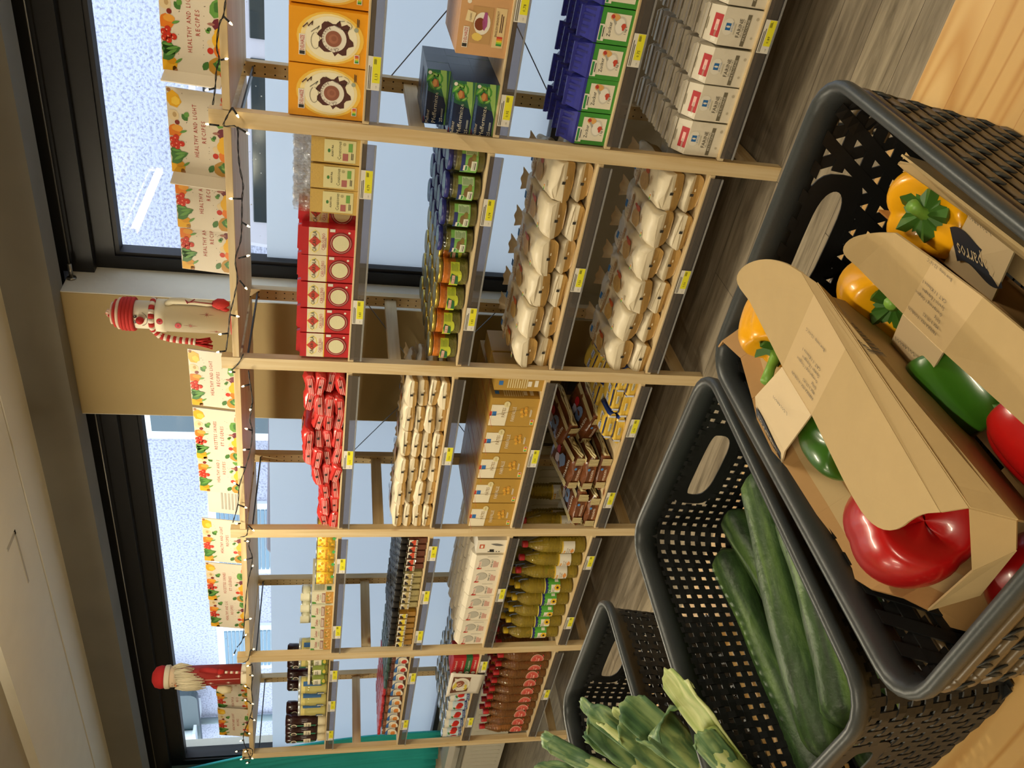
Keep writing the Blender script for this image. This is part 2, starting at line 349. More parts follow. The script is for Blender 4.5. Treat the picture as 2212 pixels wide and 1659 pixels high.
# radiators
M_RAD = mat('#d8d4c6', .4)
def radiator(x0, x1, label):
    r = empty('radiator', (x0, .64, .07)); L = x1-x0
    b = MB(); b.box(0, L, 0, .012, 0, .28, M_RAD); b.box(0, L, .09, .10, 0, .28, M_RAD); b.box(0, .012, 0, .1, 0, .29, M_RAD); b.box(L-.012, L, 0, .1, 0, .29, M_RAD); b.build('panel', r, bevel=.003)
    g = MB(); n = int(L/.052)
    for i in range(n):
        x = (i+.5)*L/n; g.prism([(x-.011, .045), (x-.006, .03), (x+.006, .03), (x+.011, .045), (x+.011, .235), (x+.006, .25), (x-.006, .25), (x-.011, .235)], -.004, .0, M_RAD)
    g.build('ribs', r)
    t = MB(); t.box(0, L, 0, .1, .28, .288, mat('#8e897c', .6)); 
    for i in range(int(L/.02)): t.box(i*.02+.004, i*.02+.012, .015, .085, .288, .290, M_RAD)
    t.build('top_grille', r)
    return tag(r, label, 'radiator')
radiator(-5.4, -1.75, 'long white panel radiator under the far window behind the shelves')
v = empty('radiator_valve', (-1.70, .60, .27)); 
MB().lathe([(.018, -.03), (.024, -.025), (.026, .03), (.02, .036)], 14, mat('#c9c3b3', .5)).build('thermostat_head', v).rotation_euler = (R(90), 0, 0)
MB().tube([(0, .02, 0), (0, .05, -.02), (0, .05, -.25)], .009, mat('#8a8577', .35, .6), 8).build('pipe', v)
tag(v, 'round thermostat valve on the pipe beside the ochre pillar, behind the noodle packets', 'valve')
sb = empty('socket_box', (-1.30, .598, .30)); MB().box(-.055, .055, -.05, 0, -.045, .045, mat('#3a2c20', .5)).build('housing', sb, bevel=.004); MB().box(-.03, .03, -.053, -.05, -.025, .025, mat('#1d1612', .5)).build('cover', sb)
tag(sb, 'small dark brown box fixed low on the ochre pillar behind the blue packets', 'box')
# tension cable with end fitting
M_ST = mat('#9a958a', .3, .9)
for nm, x0, x1, lb in (('a', -.972, 3.1, 'thin steel curtain wire ending in the pillar above the near window'), ('b', -4.95, -1.59, 'thin steel curtain wire above the far window next to the curtain')):
    t = empty('curtain_wire', (x0, .70, 2.432)); L = x1-x0
    MB().tube([(0, 0, 0), (L, 0, 0)], .0032, M_ST, 6).build('wire', t)
    e = MB(); sx = 1 if nm == 'a' else -1; ox = 0 if nm == 'a' else L
    e.tube([(ox, 0, 0), (ox+sx*.01, 0, 0)], .018, M_ST, 12); e.tube([(ox+sx*.01, 0, 0), (ox+sx*.07, 0, 0)], .0085, M_ST, 10); e.build('end_fitting', t)
    tag(t, lb, 'wire')
# teal curtain
cu = MB(); pts = []; n = 90
def cur_x(i, z): return -4.56-i*.016+(.10*(2.2-z)*.25 if i < 20 else 0)
M_TEAL = mat('#22aaa6', .8, var=.12, scale=3)
nz = 14; V = []; F = []
for j in range(nz+1):
    z = .53+(2.40-.53)*j/nz
    for i in range(n+1):
        t = i/n; gath = .62+.38*abs(1-j/nz*1.0); lead = -4.52-.34*(j/nz)**2.2
        V.append((lead-t*1.3, .70+.030*sin(i*.55+.5*sin(j*.4))*(.6+.4*t)+.012*sin(i*1.7), z))
for j in range(nz):
    for i in range(n): F.append((j*(n+1)+i, j*(n+1)+i+1, (j+1)*(n+1)+i+1, (j+1)*(n+1)+i))
cu.add(V, F, M_TEAL, True); tag(cu.build('curtain', solid=.003), 'teal curtain hanging in folds beyond the far end of the shelving', 'curtain')
# ceiling lamps (the tube over the aisle mirrors in the window; the other five are unseen, added to light the room)
for i, (x, y) in enumerate(LAMPS):
    r = empty('tube_lamp', (x, y, 2.52)); 
    MB().box(-.012, .012, -.45, .45, .05, .062, mat('#d9d9d6', .4)).box(-.015, .015, -.45, -.42, -.018, .05, mat('#d9d9d6', .4)).box(-.015, .015, .42, .45, -.018, .05, mat('#d9d9d6', .4)).build('holder', r); MB().tube([(0, -.42, 0), (0, .42, 0)], .014, mat('#fff2dc', .4, emit=22), 10).build('tube', r)
    MB().box(-.004, .004, -.30, -.29, .06, .15, M_ST).box(-.004, .004, .29, .30, .06, .15, M_ST).build('hanger', r)
    area('lamp_light', (x, y, 2.495), .03, .84, LPOW[i]); area('lamp_light_up', (x, y, 2.545), .03, .84, LPOW[i]*.55, rot=(pi, 0, 0))
    tag(r, ['lit tube lamp over the aisle, mirrored as a bright bar in the near window', 'unseen tube lamp added over the curtain end of the room', 'unseen tube lamp added over the nearest shelf bay', 'unseen tube lamp added behind the camera in line with the mirrored one', 'unseen tube lamp added behind the camera, farthest from the curtain', 'unseen tube lamp added behind the camera, nearest the curtain wall'][i], 'lamp')
# ------------------------------------------------------------ outside
def facade_mat():
    m = bpy.data.materials.new('pebbledash'); nt, n, l = nodes(m); b = n['Principled BSDF']; b.inputs['Roughness'].default_value = .95
    tc = n.new('ShaderNodeTexCoord'); no = n.new('ShaderNodeTexNoise'); no.inputs['Scale'].default_value = 38; no.inputs['Detail'].default_value = 7; l.new(tc.outputs['Object'], no.inputs['Vector'])
    cr = n.new('ShaderNodeValToRGB'); cr.color_ramp.elements[0].position = .34; cr.color_ramp.elements[0].color = lin('#8b8d9f'); cr.color_ramp.elements[1].position = .52; cr.color_ramp.elements[1].color = lin('#b4b7cc'); l.new(no.outputs['Fac'], cr.inputs[0]); l.new(cr.outputs[0], b.inputs['Base Color'])
    bp = n.new('ShaderNodeBump'); bp.inputs['Strength'].default_value = .7; bp.inputs['Distance'].default_value = .02; l.new(no.outputs['Fac'], bp.inputs['Height']); l.new(bp.outputs['Normal'], b.inputs['Normal']); return m
M_FAC = facade_mat(); M_WF = mat('#e6edf2', .5); M_WG = mat('#4b5d68', .12); M_SHUT = mat('#6f8ba0', .6)
struct(MB().box(-22, 8, 1.05, 40, -.5, -.4, mat('#8d9094', .9, var=.1, scale=2)).build('ground'))
nb = empty('neighbour_building', (0, 5, -.4)); MB().box(-22, 8, 0, .4, .0, 5.2, M_FAC).build('wall', nb)
MB().box(-22, 8, -.02, 0, .0, 1.3, mat('#a59da3', .9, var=.1)).build('plinth', nb)
for x0, x1, z0, z1, sh in ((-5.6, -4.5, 2.3, 3.78, 0), (-7.9, -6.62, 1.2, 3.12, 1), (-10.0, -9.0, 1.2, 3.12, 1), (-13.6, -12.1, 1.2, 3.2, 0)):
    f = MB(); f.box(x0, x1, -.05, 0, z0, z1, M_WF); wo = f.build('window', nb)
    p = MB()
    if sh:
        for i in range(34): p.box(x0+.10, x1-.10, -.07, -.045, z0+.08+i*(z1-z0-.16)/34, z0+.08+(i+.75)*(z1-z0-.16)/34, M_SHUT)
        p.build('shutter', wo)
    else: p.box(x0+.11, x1-.10, -.055, -.045, z0+.1, z1-.14, M_WG); p.build('pane', wo)
MB().tube([(-11.25, -.08, .1), (-11.25, -.08, 5.0)], .05, mat('#7d8b90', .5), 10).build('drainpipe', nb)
tag(nb, 'pale pebble-dashed building with white framed windows seen beyond the glass', 'building')
sp = empty('outdoor_panel', (-10.9, 4.6, 3.42)); f = MB(); o_ = []
for cx_, cz_, a0 in ((.8, -.32, -90), (.8, .6, 0), (-.8, .6, 90), (-.8, -.32, 180)):
    for q in range(5): a = R(a0+q*22.5); o_.append((cx_+.12*cos(a), cz_+.12*sin(a)))
f.prism(o_, -.05, .05, mat('#3f4c52', .5)); f.build('panel', sp); MB().tube([(0.02, -.12, -.36), (.02, -.12, .5)], .075, mat('#dfe6ea', .4), 14).build('tube', sp)
MB().box(-.14, .18, -.2, .38, -.40, -.36, M_WF).build('bracket', sp); tag(sp, 'dark rounded panel with a white tube mounted outside the far window', 'panel')
va = empty('van', (.2, 3.2, -.4)); 
b = MB(); b.prism([(-2.45, .35), (2.2, .35), (2.3, 1.3), (2.1, 2.6), (1.9, 2.75), (-2.1, 2.75), (-2.35, 2.55), (-2.45, 1.6)], 0, 1.65, mat('#c3c0cc', .35)); b.build('body', va, bevel=.05)
wv = MB()
for x0, x1 in ((-2.15, -1.0), (-.88, .28), (.4, 1.7)): wv.box(x0, x1, -.012, 0, 1.62, 2.36, mat('#2d363b', .1))
wv.build('side_windows', va, bevel=.01); MB().box(-2.2, 2.0, -.015, -.0, 2.645, 2.655, mat('#1c1c22')).build('roof_seam', va)
for x in (-1.5, 1.4): MB().tube([(x, -.01, .38), (x, .2, .38)], .36, mat('#1b1b1c', .8), 20).build('wheel', va)
tag(va, 'pale van with dark side windows parked outside the near window', 'van')
ca = empty('car', (-4.6, 3.3, -.4)); b = MB(); b.prism([(-2, .3), (1.9, .3), (1.95, .9), (1.5, 1.3), (.9, 2.28), (-1.0, 2.32), (-1.7, 1.5), (-2.05, 1.2)], 0, 1.5, mat('#4a3d44', .3)); b.build('body', ca, bevel=.04)
MB().prism([(1.2, 1.55), (.75, 2.2), (-.9, 2.22), (-1.4, 1.55)], -.012, 0, mat('#344650', .1)).build('side_window', ca)
for x in (-1.25, 1.25): MB().tube([(x, -.01, .33), (x, .2, .33)], .32, mat('#1b1b1c', .8), 20).build('wheel', ca)
tag(ca, 'dark car parked outside behind the pillar', 'car')
# ------------------------------------------------------------ the shelving
PITCH = .86; FW = .0473; FD = .030; DEP = .48; HT = 1.78
LV = [.2155+.020, .5978+.020, .9498+.020, 1.336+.020]     # shelf tops
TOPZ = 1.7205
SEC = [(FW, .82), (-PITCH+FW, 0.0), (-2*PITCH+FW, -PITCH), (-3*PITCH+FW, -2*PITCH), (-4*PITCH+FW, -3*PITCH)]
DZ = [(-.001, -.003, -.005, -.006), (0, .001, .002, .002), (.001, .004, .006, .008), (.002, .003, .004, .006), (.004, .004, .004, .004)]
DZ = [tuple(reversed(d)) for d in DZ]     # now in order of LV (lowest shelf first)
su = empty('shelving_unit', (0, 0, 0))
M_HOLE = mat('#241509', .9)
def post(x, y, back):
    m = MB(); m.box(x, x+FW, y, y+FD, 0, HT, W_POST)
    h = m
    if back:
        z = .06
        while z < 1.76:
            for dx in (.012, FW-.012): h.ell(x+dx, z, .0028, .0028, y-.0006, M_HOLE, 8)
            z += .032
    m.build('post', su)
for i in range(-1, 5):
    x = -PITCH*i
    if i == -1: x = .82
    post(x, 0, False); post(x, DEP-FD, True)
    for z in (.055, 1.165) if i >= 0 else (.1, 1.165): MB().box(x+.012, x+.034, FD, DEP-FD, z, z+.045, W_RUNG).build('rung', su, bevel=.002)
    MB().box(x+FW*.5-.0105, x+FW*.5+.0105, FD, DEP-FD, 1.695, 1.7, mat('#54575a', .35, .8)).build('steel_rung', su)
for s_, (x0, x1) in enumerate(SEC):
    for k in range(4):
        z = LV[k]+DZ[s_][k]; MB().box(x0+.0012, x1-.0012, .001, DEP-.002, z-.020, z, W_BOARD).build('shelf_board', su, bevel=.0015)
    MB().box(x0+.0012, x1-.0012, .001, DEP-.002, TOPZ, TOPZ+.022, W_BOARD).build('top_board', su, bevel=.0015)
def brace(a, b): MB().tube([a, b], .0022, mat('#7d8084', .3, .9), 5).build('cross_brace', su)
brace((.05, .47, 1.25), (.80, .472, .72)); brace((.05, .476, .70), (.80, .478, 1.24))
brace((-.85, .47, 1.285), (-1.66, .472, .70)); brace((-.85, .476, .73), (-1.66, .478, 1.285))
# clear price rails and tags
M_RAIL = clear('#c9c5c8', .10, .12, .2, '#a8a29c'); M_RAILE = clear('#e0e2e6', .3, .05, .5, '#c8c8c8')
M_PAPER = mat('#ddd8cc', .6); M_YEL = mat('#e3dc2a', .5); M_INK = mat('#26221f', .6)
for s_, (x0, x1) in enumerate(SEC):
    for k in range(4):
        z = LV[k]+DZ[s_][k]-.020
        if s_ == 0 and k == 3: pass
        m = MB(); a, b = x0+.012, x1-.010
        m.box(a, b, -.0045, -.003, z-.024, z+.0145, M_RAIL); m.box(a, b, -.0085, -.003, z-.027, z-.024, M_RAILE); m.box(a, b, -.010, -.0085, z-.027, z-.021, M_RAILE); m.box(a, b, -.003, .0005, z+.012, z+.0145, M_RAIL)
        m.build('price_rail', su)
TAGS = [(0, 3, .199, '1,13'), (0, 2, .432, '0,78'), (0, 2, .135, '0,95'), (0, 1, .352, '0,75'), (0, 0, .438, '0,89'), (1, 3, -.137, '0,79'), (1, 3, -.599, '0,83'), (1, 2, -.196, '0,74'), (1, 2, -.603, '0,83'),
 (1, 1, -.419, '0,56'), (1, 0, -.399, '0,56'), (2, 3, -1.276, '1,12'), (2, 2, -1.248, '0,56'), (2, 1, -1.253, '0,56'), (2, 0, -1.08, '0,36'), (2, 0, -1.488, '0,70'), (3, 3, -1.896, '1,01'), (3, 3, -2.36, '0,67'),
 (3, 2, -1.821, '0,73'), (3, 2, -2.121, '1,27'), (3, 2, -2.415, '0,97'), (3, 1, -2.116, '0,26'), (3, 0, -1.895, '2,06'), (3, 0, -2.342, '2,32'), (4, 3, -2.709, '1,32'), (4, 3, -2.971, '1,15'), (4, 3, -3.245, '1,13'),
 (4, 2, -2.758, '1,55'), (4, 2, -3.182, '1,20'), (4, 1, -2.683, '0,75'), (4, 1, -3.194, '0,59'), (4, 0, -2.962, '1,09')]
for s_, k, x, pr in TAGS:
    z = LV[k]+DZ[s_][k]-.020-.022; m = MB()
    m.box(x-.047, x+.047, -.0068, -.0062, z, z+.036, M_PAPER); m.rect(x-.026, x+.046, z+.001, z+.0225, -.0071, M_YEL)
    m.text(pr, x-.008, z+.011, .0085, -.0074, M_INK); m.lines(x+.026, x+.043, z+.012, z+.020, 4, -.0074, M_INK); m.lines(x-.044, x+.03, z+.025, z+.034, 2, -.0072, mat('#55504a'))
    m.text('1,00', x-.037, z+.010, .0035, -.0074, M_INK); m.build('price_tag', su)
tag(su, 'pine shelving unit of five bays with four shelves each and clear price rails', 'shelving')

# ------------------------------------------------------------ shelf goods
def z_of(s_, k): return LV[k]+DZ[s_][k]
WHITE = mat('#e6dfd0', .5); INK = M_INK; RED = mat('#b3262a', .5); BROWN = mat('#4a2014', .6)
def jitter(a): return random.uniform(-a, a)
def row(pr, cat, group, xs, ys, z, label, rot=0, jx=.0015, jr=.03, where='', rows=ROW, dzrow=0):
    """place copies of a product along the shelf (xs from left to right) and back into it (ys)"""
    xs = sorted(xs)
    for r_, y in enumerate(ys):
        for i, x in enumerate(xs):
            pr.place((x+jitter(jx), y+jitter(jx), z+dzrow*r_), (0, 0, rot+jitter(jr)), ('%s, %s, %s%s' % (label, ORD[i], rows[r_], where)).rstrip(', '), cat, group)
# --- cocoa packs
def choco():
    W, H, D = .146, .209, .075; b = MB(); O = mat('#e39a1c', .25, var=.06, scale=12)
    b.box(-W/2, W/2, 0, D, 0, H, O)
    p = MB(); Y = mat('#efc04a', .3); C1 = mat('#f0dca0', .35); C2 = mat('#efe6c8', .35)
    p.ell(0, .098, .069, .090, -.0006, Y, 28); p.ell(0, .098, .064, .080, -.0009, C1, 28); p.ell(0, .096, .058, .070, -.0012, C2, 28)
    p.ell(.002, .085, .043, .044, -.0016, mat('#4c2219', .7), 30, .22); p.ell(0, .088, .034, .033, -.002, WHITE, 26); p.ell(0, .088, .036, .014, -.0019, WHITE, 20)
    p.ell(0, .090, .0215, .0215, -.0026, mat('#8d5440', .4), 22); p.ell(0, .090, .013, .013, -.0029, mat('#a1654e', .4), 16); p.ell(0.001, .089, .007, .007, -.0032, mat('#8d5440', .4), 12)
    for i, ch in enumerate('Choco'): a = R(205-i*17); p.text(ch, .029*cos(a), .090+.029*sin(a), .009, -.0034, BROWN, rot=a-pi/2)
    for i, ch in enumerate('instant'): a = R(112-i*15); p.text(ch, .029*cos(a), .090+.029*sin(a), .009, -.0034, BROWN, rot=a-pi/2)
    p.rect(-.052, .004, .164, .182, -.0016, WHITE); p.text('DELHAIZE', -.019, .173, .011, -.002, RED, w=.040); p.rect(-.050, -.041, .166, .180, -.002, INK)
    p.tube([(.022, -.002, .172), (.034, -.002, .160), (.026, -.002, .158), (.040, -.002, .146), (.030, -.002, .148)], .0016, BROWN, 4)
    p.tube([(.038+.012*cos(t*.6), -.002, .062+.02*sin(t*.6)) for t in range(11)], .0005, INK, 3); p.tube([(.030, -.002, .078), (.045, -.002, .108)], .0005, INK, 3)
    p.tube([(-.010+.022*cos(t*.5+.3), -.002, .138+.012*sin(t*.5+.3)) for t in range(13)], .0005, INK, 3); p.tube([(.012, -.002, .150), (.03, -.002, .128), (.02, -.002, .134)], .0007, INK, 3)
    p.rect(-.060, -.036, .018, .032, -.0016, WHITE); [p.rect(-.058+i*.004, -.054+i*.004, .020, .030, -.002, mat(c_)) for i, c_ in enumerate(('#2f8a3c', '#8abf3a', '#e8c22c', '#d9782a', '#c23a2a'))]
    p.ell(.030, .030, .006, .006, -.0016, mat('#9aa08c'), 14); p.lines(.038, .060, .022, .030, 2, -.0016, INK)
    return proto('cocoa_pack', pack=b, print=p)
pc = choco(); z = z_of(0, 3)
for i, x in enumerate((.125, .274, .425)):
    for r_ in range(3):
        pc.place((x, .012+r_*.084+(.02 if i == 2 else 0), z+(.004 if r_ else 0)), jitter(.02), 'orange instant cocoa pack with a cup picture, %s, %s' % (ORD[i], ROW[r_]), 'cocoa pack', 'orange cocoa packs')
# --- peppermint tea
def tea():
    W, H, D = .163, .0685, .074; N_ = mat('#14284e', .3, var=.1); b = MB(); b.box(-W/2, W/2, 0, D, 0, H, N_); b.rect(-W/2, W/2, 0, .004, -.0004, mat('#5c8a3a'))
    p = MB(); G = mat('#3f8f4a', .4); G2 = mat('#9cc66a', .4)
    p.poly([(.0, -.0005, .004), (W/2, -.0005, .004), (W/2, -.0005, H), (.02, -.0005, H)], mat('#2c6b52', .4)); p.poly([(-.02, -.0008, .004), (.03, -.0008, .022), (W/2, -.0008, .030), (W/2, -.0008, .012), (.03, -.0008, .006)], G2)
    for a_ in ((.036, .05, .034, .017, .5), (.060, .056, .036, .018, 2.4), (.058, .030, .036, .02, .2), (.068, .045, .028, .014, 1.2), (.030, .030, .024, .012, 2.2)): p.leaf(*a_, -.0012, mat('#4f9d3d', .4)); p.leaf(a_[0], a_[1], a_[2]*.7, a_[3]*.4, a_[4], -.0014, G2)
    p.prism([(.034, .030), (.052, .034), (.056, .046), (.044, .052), (.030, .044)], -.0022, -.0014, mat('#b4683a', .4)); p.ell(.043, .043, .011, .006, -.0025, mat('#d89a5a', .4), 12)
    p.text('Meßmer', -.058, .056, .0105, -.0012, mat('#e8e2d0'), w=.040); p.rect(-.076, -.042, .0655, .0665, -.001, RED); p.text('Pfefferminze', -.030, .036, .013, -.0024, mat('#f1ecd8'), w=.092); p.text('25', -.066, .014, .010, -.0012, mat('#f1ecd8'))
    p.lines(-.058, -.030, .010, .016, 2, -.001, mat('#cfd6cf')); p.ell(.072, .060, .0055, .0055, -.0016, WHITE, 12)
    q = MB(); q.T = Matrix.Translation((0, 0, H))@Matrix.Rotation(-pi/2, 4, 'X'); q.rect(-.05, .05, -.06, -.015, -.0004, mat('#24406e')); q.text('Pfefferminze', .02, -.04, .009, -.0007, mat('#b8c2c8'), w=.07)
    return proto('tea_box', carton=b, print=p, top_print=q)
pt = tea(); z = z_of(0, 2)
for r_ in range(4):
    for h_ in range(3 if r_ > 0 else 2): pt.place((.121, .010+r_*.0765, z+h_*.0688), jitter(.02), 'navy and green peppermint tea box, %s, %s' % (TIER[h_]+' in its stack', ROW[r_]), 'tea box', 'peppermint tea boxes')
def breakfast():
    W, H, D = .158, .142, .036; K = mat('#c99a6a', .5, var=.04); b = MB(); b.box(-W/2, W/2, 0, D, 0, H, K); b.box(-W/2, -W/2+.001, 0, .001, 0, H, K)
    p = MB(); p.rect(-.060, -.004, .112, .128, -.0012, WHITE); p.text('DELHAIZE', -.026, .120, .010, -.0016, RED, w=.040); p.rect(-.058, -.049, .114, .127, -.0016, INK)
    p.rect(-.046, .052, .050, .108, -.0006, mat('#b9905c', .5)); p.ell(.008, .078, .030, .023, -.001, WHITE, 18); p.ell(.006, .084, .017, .015, -.0014, mat('#7a3a22', .4), 16); p.ell(.014, .070, .024, .007, -.0014, mat('#a14a86'), 12, .2); p.ell(-.028, .088, .012, .014, -.0014, mat('#e0c260'), 9, .2)
    p.prism([(.008, .104), (.034, .098), (.040, .122), (.012, .126)], -.002, -.0014, mat('#e3cfa0')); p.text('CLASSIC', .023, .112, .005, -.0024, BROWN, w=.02)
    p.rect(-.052, .054, .012, .044, -.0008, mat('#d9bf8c')); p.text('ENGLISH BREAKFAST', .012, .036, .0065, -.0012, BROWN, w=.068); p.lines(-.01, .045, .018, .028, 2, -.0012, BROWN); p.ell(.062, .120, .006, .006, -.0008, WHITE, 12)
    [p.rect(-.046+i*.005, -.041+i*.005, .016, .032, -.0012, mat(c_)) for i, c_ in enumerate(('#2f8a3c', '#8abf3a', '#e8c22c', '#d9782a', '#c23a2a'))]
    return proto('tea_carton', carton=b, print=p)
pb = breakfast()
for r_ in range(8): pb.place((.358, .006+r_*.0385, z), jitter(.015), 'tan english breakfast tea carton, %s' % (ROW[r_] if r_ else 'at the very front with its label in full view'), 'tea carton', 'english breakfast tea cartons')
# --- sugar
def sugar():
    W, H, D = .098, .104, .066; G = mat('#3f8f36', .4, var=.05); B = mat('#2b2f8a', .35, var=.25, scale=50)
    b = MB(); b.box(-W/2, W/2, 0, D, 0, H, G)
    t = MB(); n = 9; v = []; 
    t.add([(-W/2, 0, H), (W/2, 0, H), (W/2, D, H), (-W/2, D, H), (-W/2+.004, .010, H+.016), (W/2-.004, .012, H+.014), (W/2-.006, D-.004, H+.022), (-W/2+.006, D-.006, H+.022), (-W/2+.008, .032, H+.040), (W/2-.010, .034, H+.036)], [(0, 1, 5, 4), (1, 2, 6, 5), (2, 3, 7, 6), (3, 0, 4, 7), (4, 5, 9, 8), (5, 6, 9), (6, 7, 8, 9), (7, 4, 8)], B)
    t.box(-W/2+.004, W/2-.008, .030, .037, H+.034, H+.046, B)
    for i in range(5): x = -.035+i*.017; t.add([(x, .004, H+.004), (x+.008, .004, H+.004), (x+.006, .028, H+.038), (x+.001, .028, H+.038)], [(0, 1, 2, 3)], mat('#23266e', .35))
    t.box(-W/2, W/2, -.0006, 0, H-.008, H, B)
    p = MB(); p.rect(-.036, .036, .008, .082, -.0008, mat('#e4dcc8', .45)); p.text('Zucker', -.008, .066, .0115, -.0012, mat('#23232a'), w=.040); p.text('1 kg e', -.006, .017, .007, -.0012, mat('#33333a'), w=.022)
    p.prism([(-.042, .078), (.0, .078), (.004, .084), (.004, .096), (-.042, .096)], -.0016, -.0008, WHITE); p.rect(-.040, .0, .087, .094, -.002, mat('#2f8a45')); p.lines(-.03, .0, .080, .085, 1, -.002, INK)
    p.ell(.004, .036, .026, .018, -.0012, mat('#cfc9bb'), 18); p.ell(.004, .036, .021, .014, -.0014, mat('#e9e4d8'), 18); p.prism([(.004, .052), (.030, .068), (.032, .064), (.010, .048)], -.0018, -.0012, mat('#a8a49a'))
    p.ell(.026, .056, .010, .014, -.0016, mat('#d9a45c'), 10, .1); p.ell(.027, .062, .006, .006, -.0019, mat('#b8392c'), 9, .15); p.ell(.002, .026, .009, .006, -.0019, mat('#c2452f'), 9, .35)
    return proto('sugar_bag', bag=b, folded_top=t, print=p)
ps = sugar(); z = z_of(0, 1)
row(ps, 'sugar bag', 'sugar bags', [.103+i*.1005 for i in range(5)], [.012+r_*.072 for r_ in range(4)], z, 'green and blue sugar bag')
# --- flour
def flour():
    W, H, D = .107, .150, .070; Cc = mat('#dcd3c0', .6, var=.03, bump=.3, scale=30); K = mat('#b3ab94', .55); b = MB(); hb = H-.034
    b.box(-W/2, W/2, 0, D, 0, hb, Cc); b.box(-W/2-.0005, -W/2, 0, D, 0, hb, K); b.box(W/2, W/2+.0005, 0, D, 0, hb, K)
    b.add([(-W/2, 0, hb), (W/2, 0, hb), (W/2, D, hb), (-W/2, D, hb), (-W/2+.004, .030, H), (W/2-.004, .030, H), (W/2-.006, D-.008, H-.004), (-W/2+.006, D-.008, H-.004)], [(0, 1, 5, 4), (1, 2, 6, 5), (2, 3, 7, 6), (3, 0, 4, 7), (4, 5, 6, 7)], Cc)
    t = MB(); t.prism([(-W/2+.002, H-.006), (W/2-.002, H-.006), (W/2-.012, H+.010), (-W/2+.012, H+.010)], D-.012, D-.006, Cc); t.box(-W/2+.004, W/2-.004, .034, .050, H+.003, H+.0055, Cc)
    p = MB(); p.ell(-.0, .096, .024, .018, -.0006, WHITE, 16); p.rect(-.010, .010, .088, .104, -.001, mat('#2467a8')); p.ell(0, .096, .003, .007, -.0013, WHITE, 8); p.text('LE MOULIN', 0, .083, .0045, -.001, mat('#2467a8'), w=.026)
    p.text('FARINE', 0, .060, .0125, -.0008, mat('#4d4538'), w=.052); p.text('DE LUXEMBOURG', 0, .049, .0052, -.0008, mat('#4d4538'), w=.048); p.rect(-W/2+.004, W/2-.014, .032, .044, -.0006, mat('#6d6552')); p.text('MULTI-USAGE', -.004, .038, .0075, -.001, WHITE, w=.060)
    p.lines(-.02, .02, .072, .076, 1, -.0006, K); p.ell(.030, .012, .005, .005, -.0006, mat('#b9ae98'), 8); p.ell(-.024, .014, .004, .004, -.0006, mat('#b9ae98'), 8)
    q = MB(); a = math.atan2(.034, .030); q.T = Matrix.Translation((0, 0, hb))@Matrix.Rotation(-(pi/2-a), 4, 'X')
    q.rect(-.034, .030, .002, .028, -.0008, mat('#b3272e', .5)); q.rect(-.016, .014, .010, .020, -.0012, mat('#e6b6ae')); q.rect(-W/2+.006, -.026, .008, .022, -.0006, mat('#e9e4d6'))
    q.T = Matrix.Translation((0, 0, H))@Matrix.Rotation(-pi/2, 4, 'X'); q.lines(-.02, .02, -.05, -.036, 2, -.0006, K); return proto('flour_bag', bag=b, folded_top=t, print=p, top_print=q)
pf = flour(); z = z_of(0, 0)
row(pf, 'flour bag', 'flour bags', [.109+i*.1125 for i in range(5)], [.012+r_*.074 for r_ in range(6)], z, 'white paper flour bag with a red band')
# --- couscous
def couscous():
    W, H, D = .080, .142, .05; b = MB(); b.box(-W/2, W/2, 0, D, 0, H, mat('#c2a050', .5, var=.12, bump=.2, scale=300), .002)
    t = MB(); CL = clear('#f4f4f4', .10, .08, .55, '#dcdcdc', .9, 70); rng = random.Random(5)
    for lay in range(3):
        v = []; n = 8
        for j in range(5):
            for i in range(n+1): u = i/n; v.append(((u-.5)*W*(1.1-.05*j)+rng.uniform(-.004, .004), .008+lay*.014+rng.uniform(-.007, .007), H-.004+j*.014+rng.uniform(-.003, .003)))
        t.add(v, [(j*(n+1)+i, j*(n+1)+i+1, (j+1)*(n+1)+i+1, (j+1)*(n+1)+i) for j in range(4) for i in range(n)], CL)
    p = MB(); L_ = mat('#d8cf98', .5); p.rect(-.034, .034, .012, .104, -.0006, L_); p.ell(0, .090, .006, .004, -.001, mat('#3c7a38'), 12); p.text('ALNATURA', 0, .080, .006, -.001, INK, w=.036); p.text('Couscous', .002, .060, .0105, -.001, mat('#3a3a20'), w=.056)
    p.rect(-.028, -.006, .034, .050, -.001, mat('#a8605c')); p.rect(.000, .026, .022, .034, -.001, mat('#6da24a')); p.lines(-.024, -.002, .018, .026, 2, -.001, INK); p.ell(.022, .046, .005, .005, -.001, mat('#a8a070'), 10)
    return proto('couscous_bag', bag=b, clear_top=t, print=p)
pcc = couscous(); z = z_of(1, 3)
row(pcc, 'couscous bag', 'couscous bags', [-.212, -.128, -.044], [.010, .064], z, 'tan couscous bag with crinkled clear top')
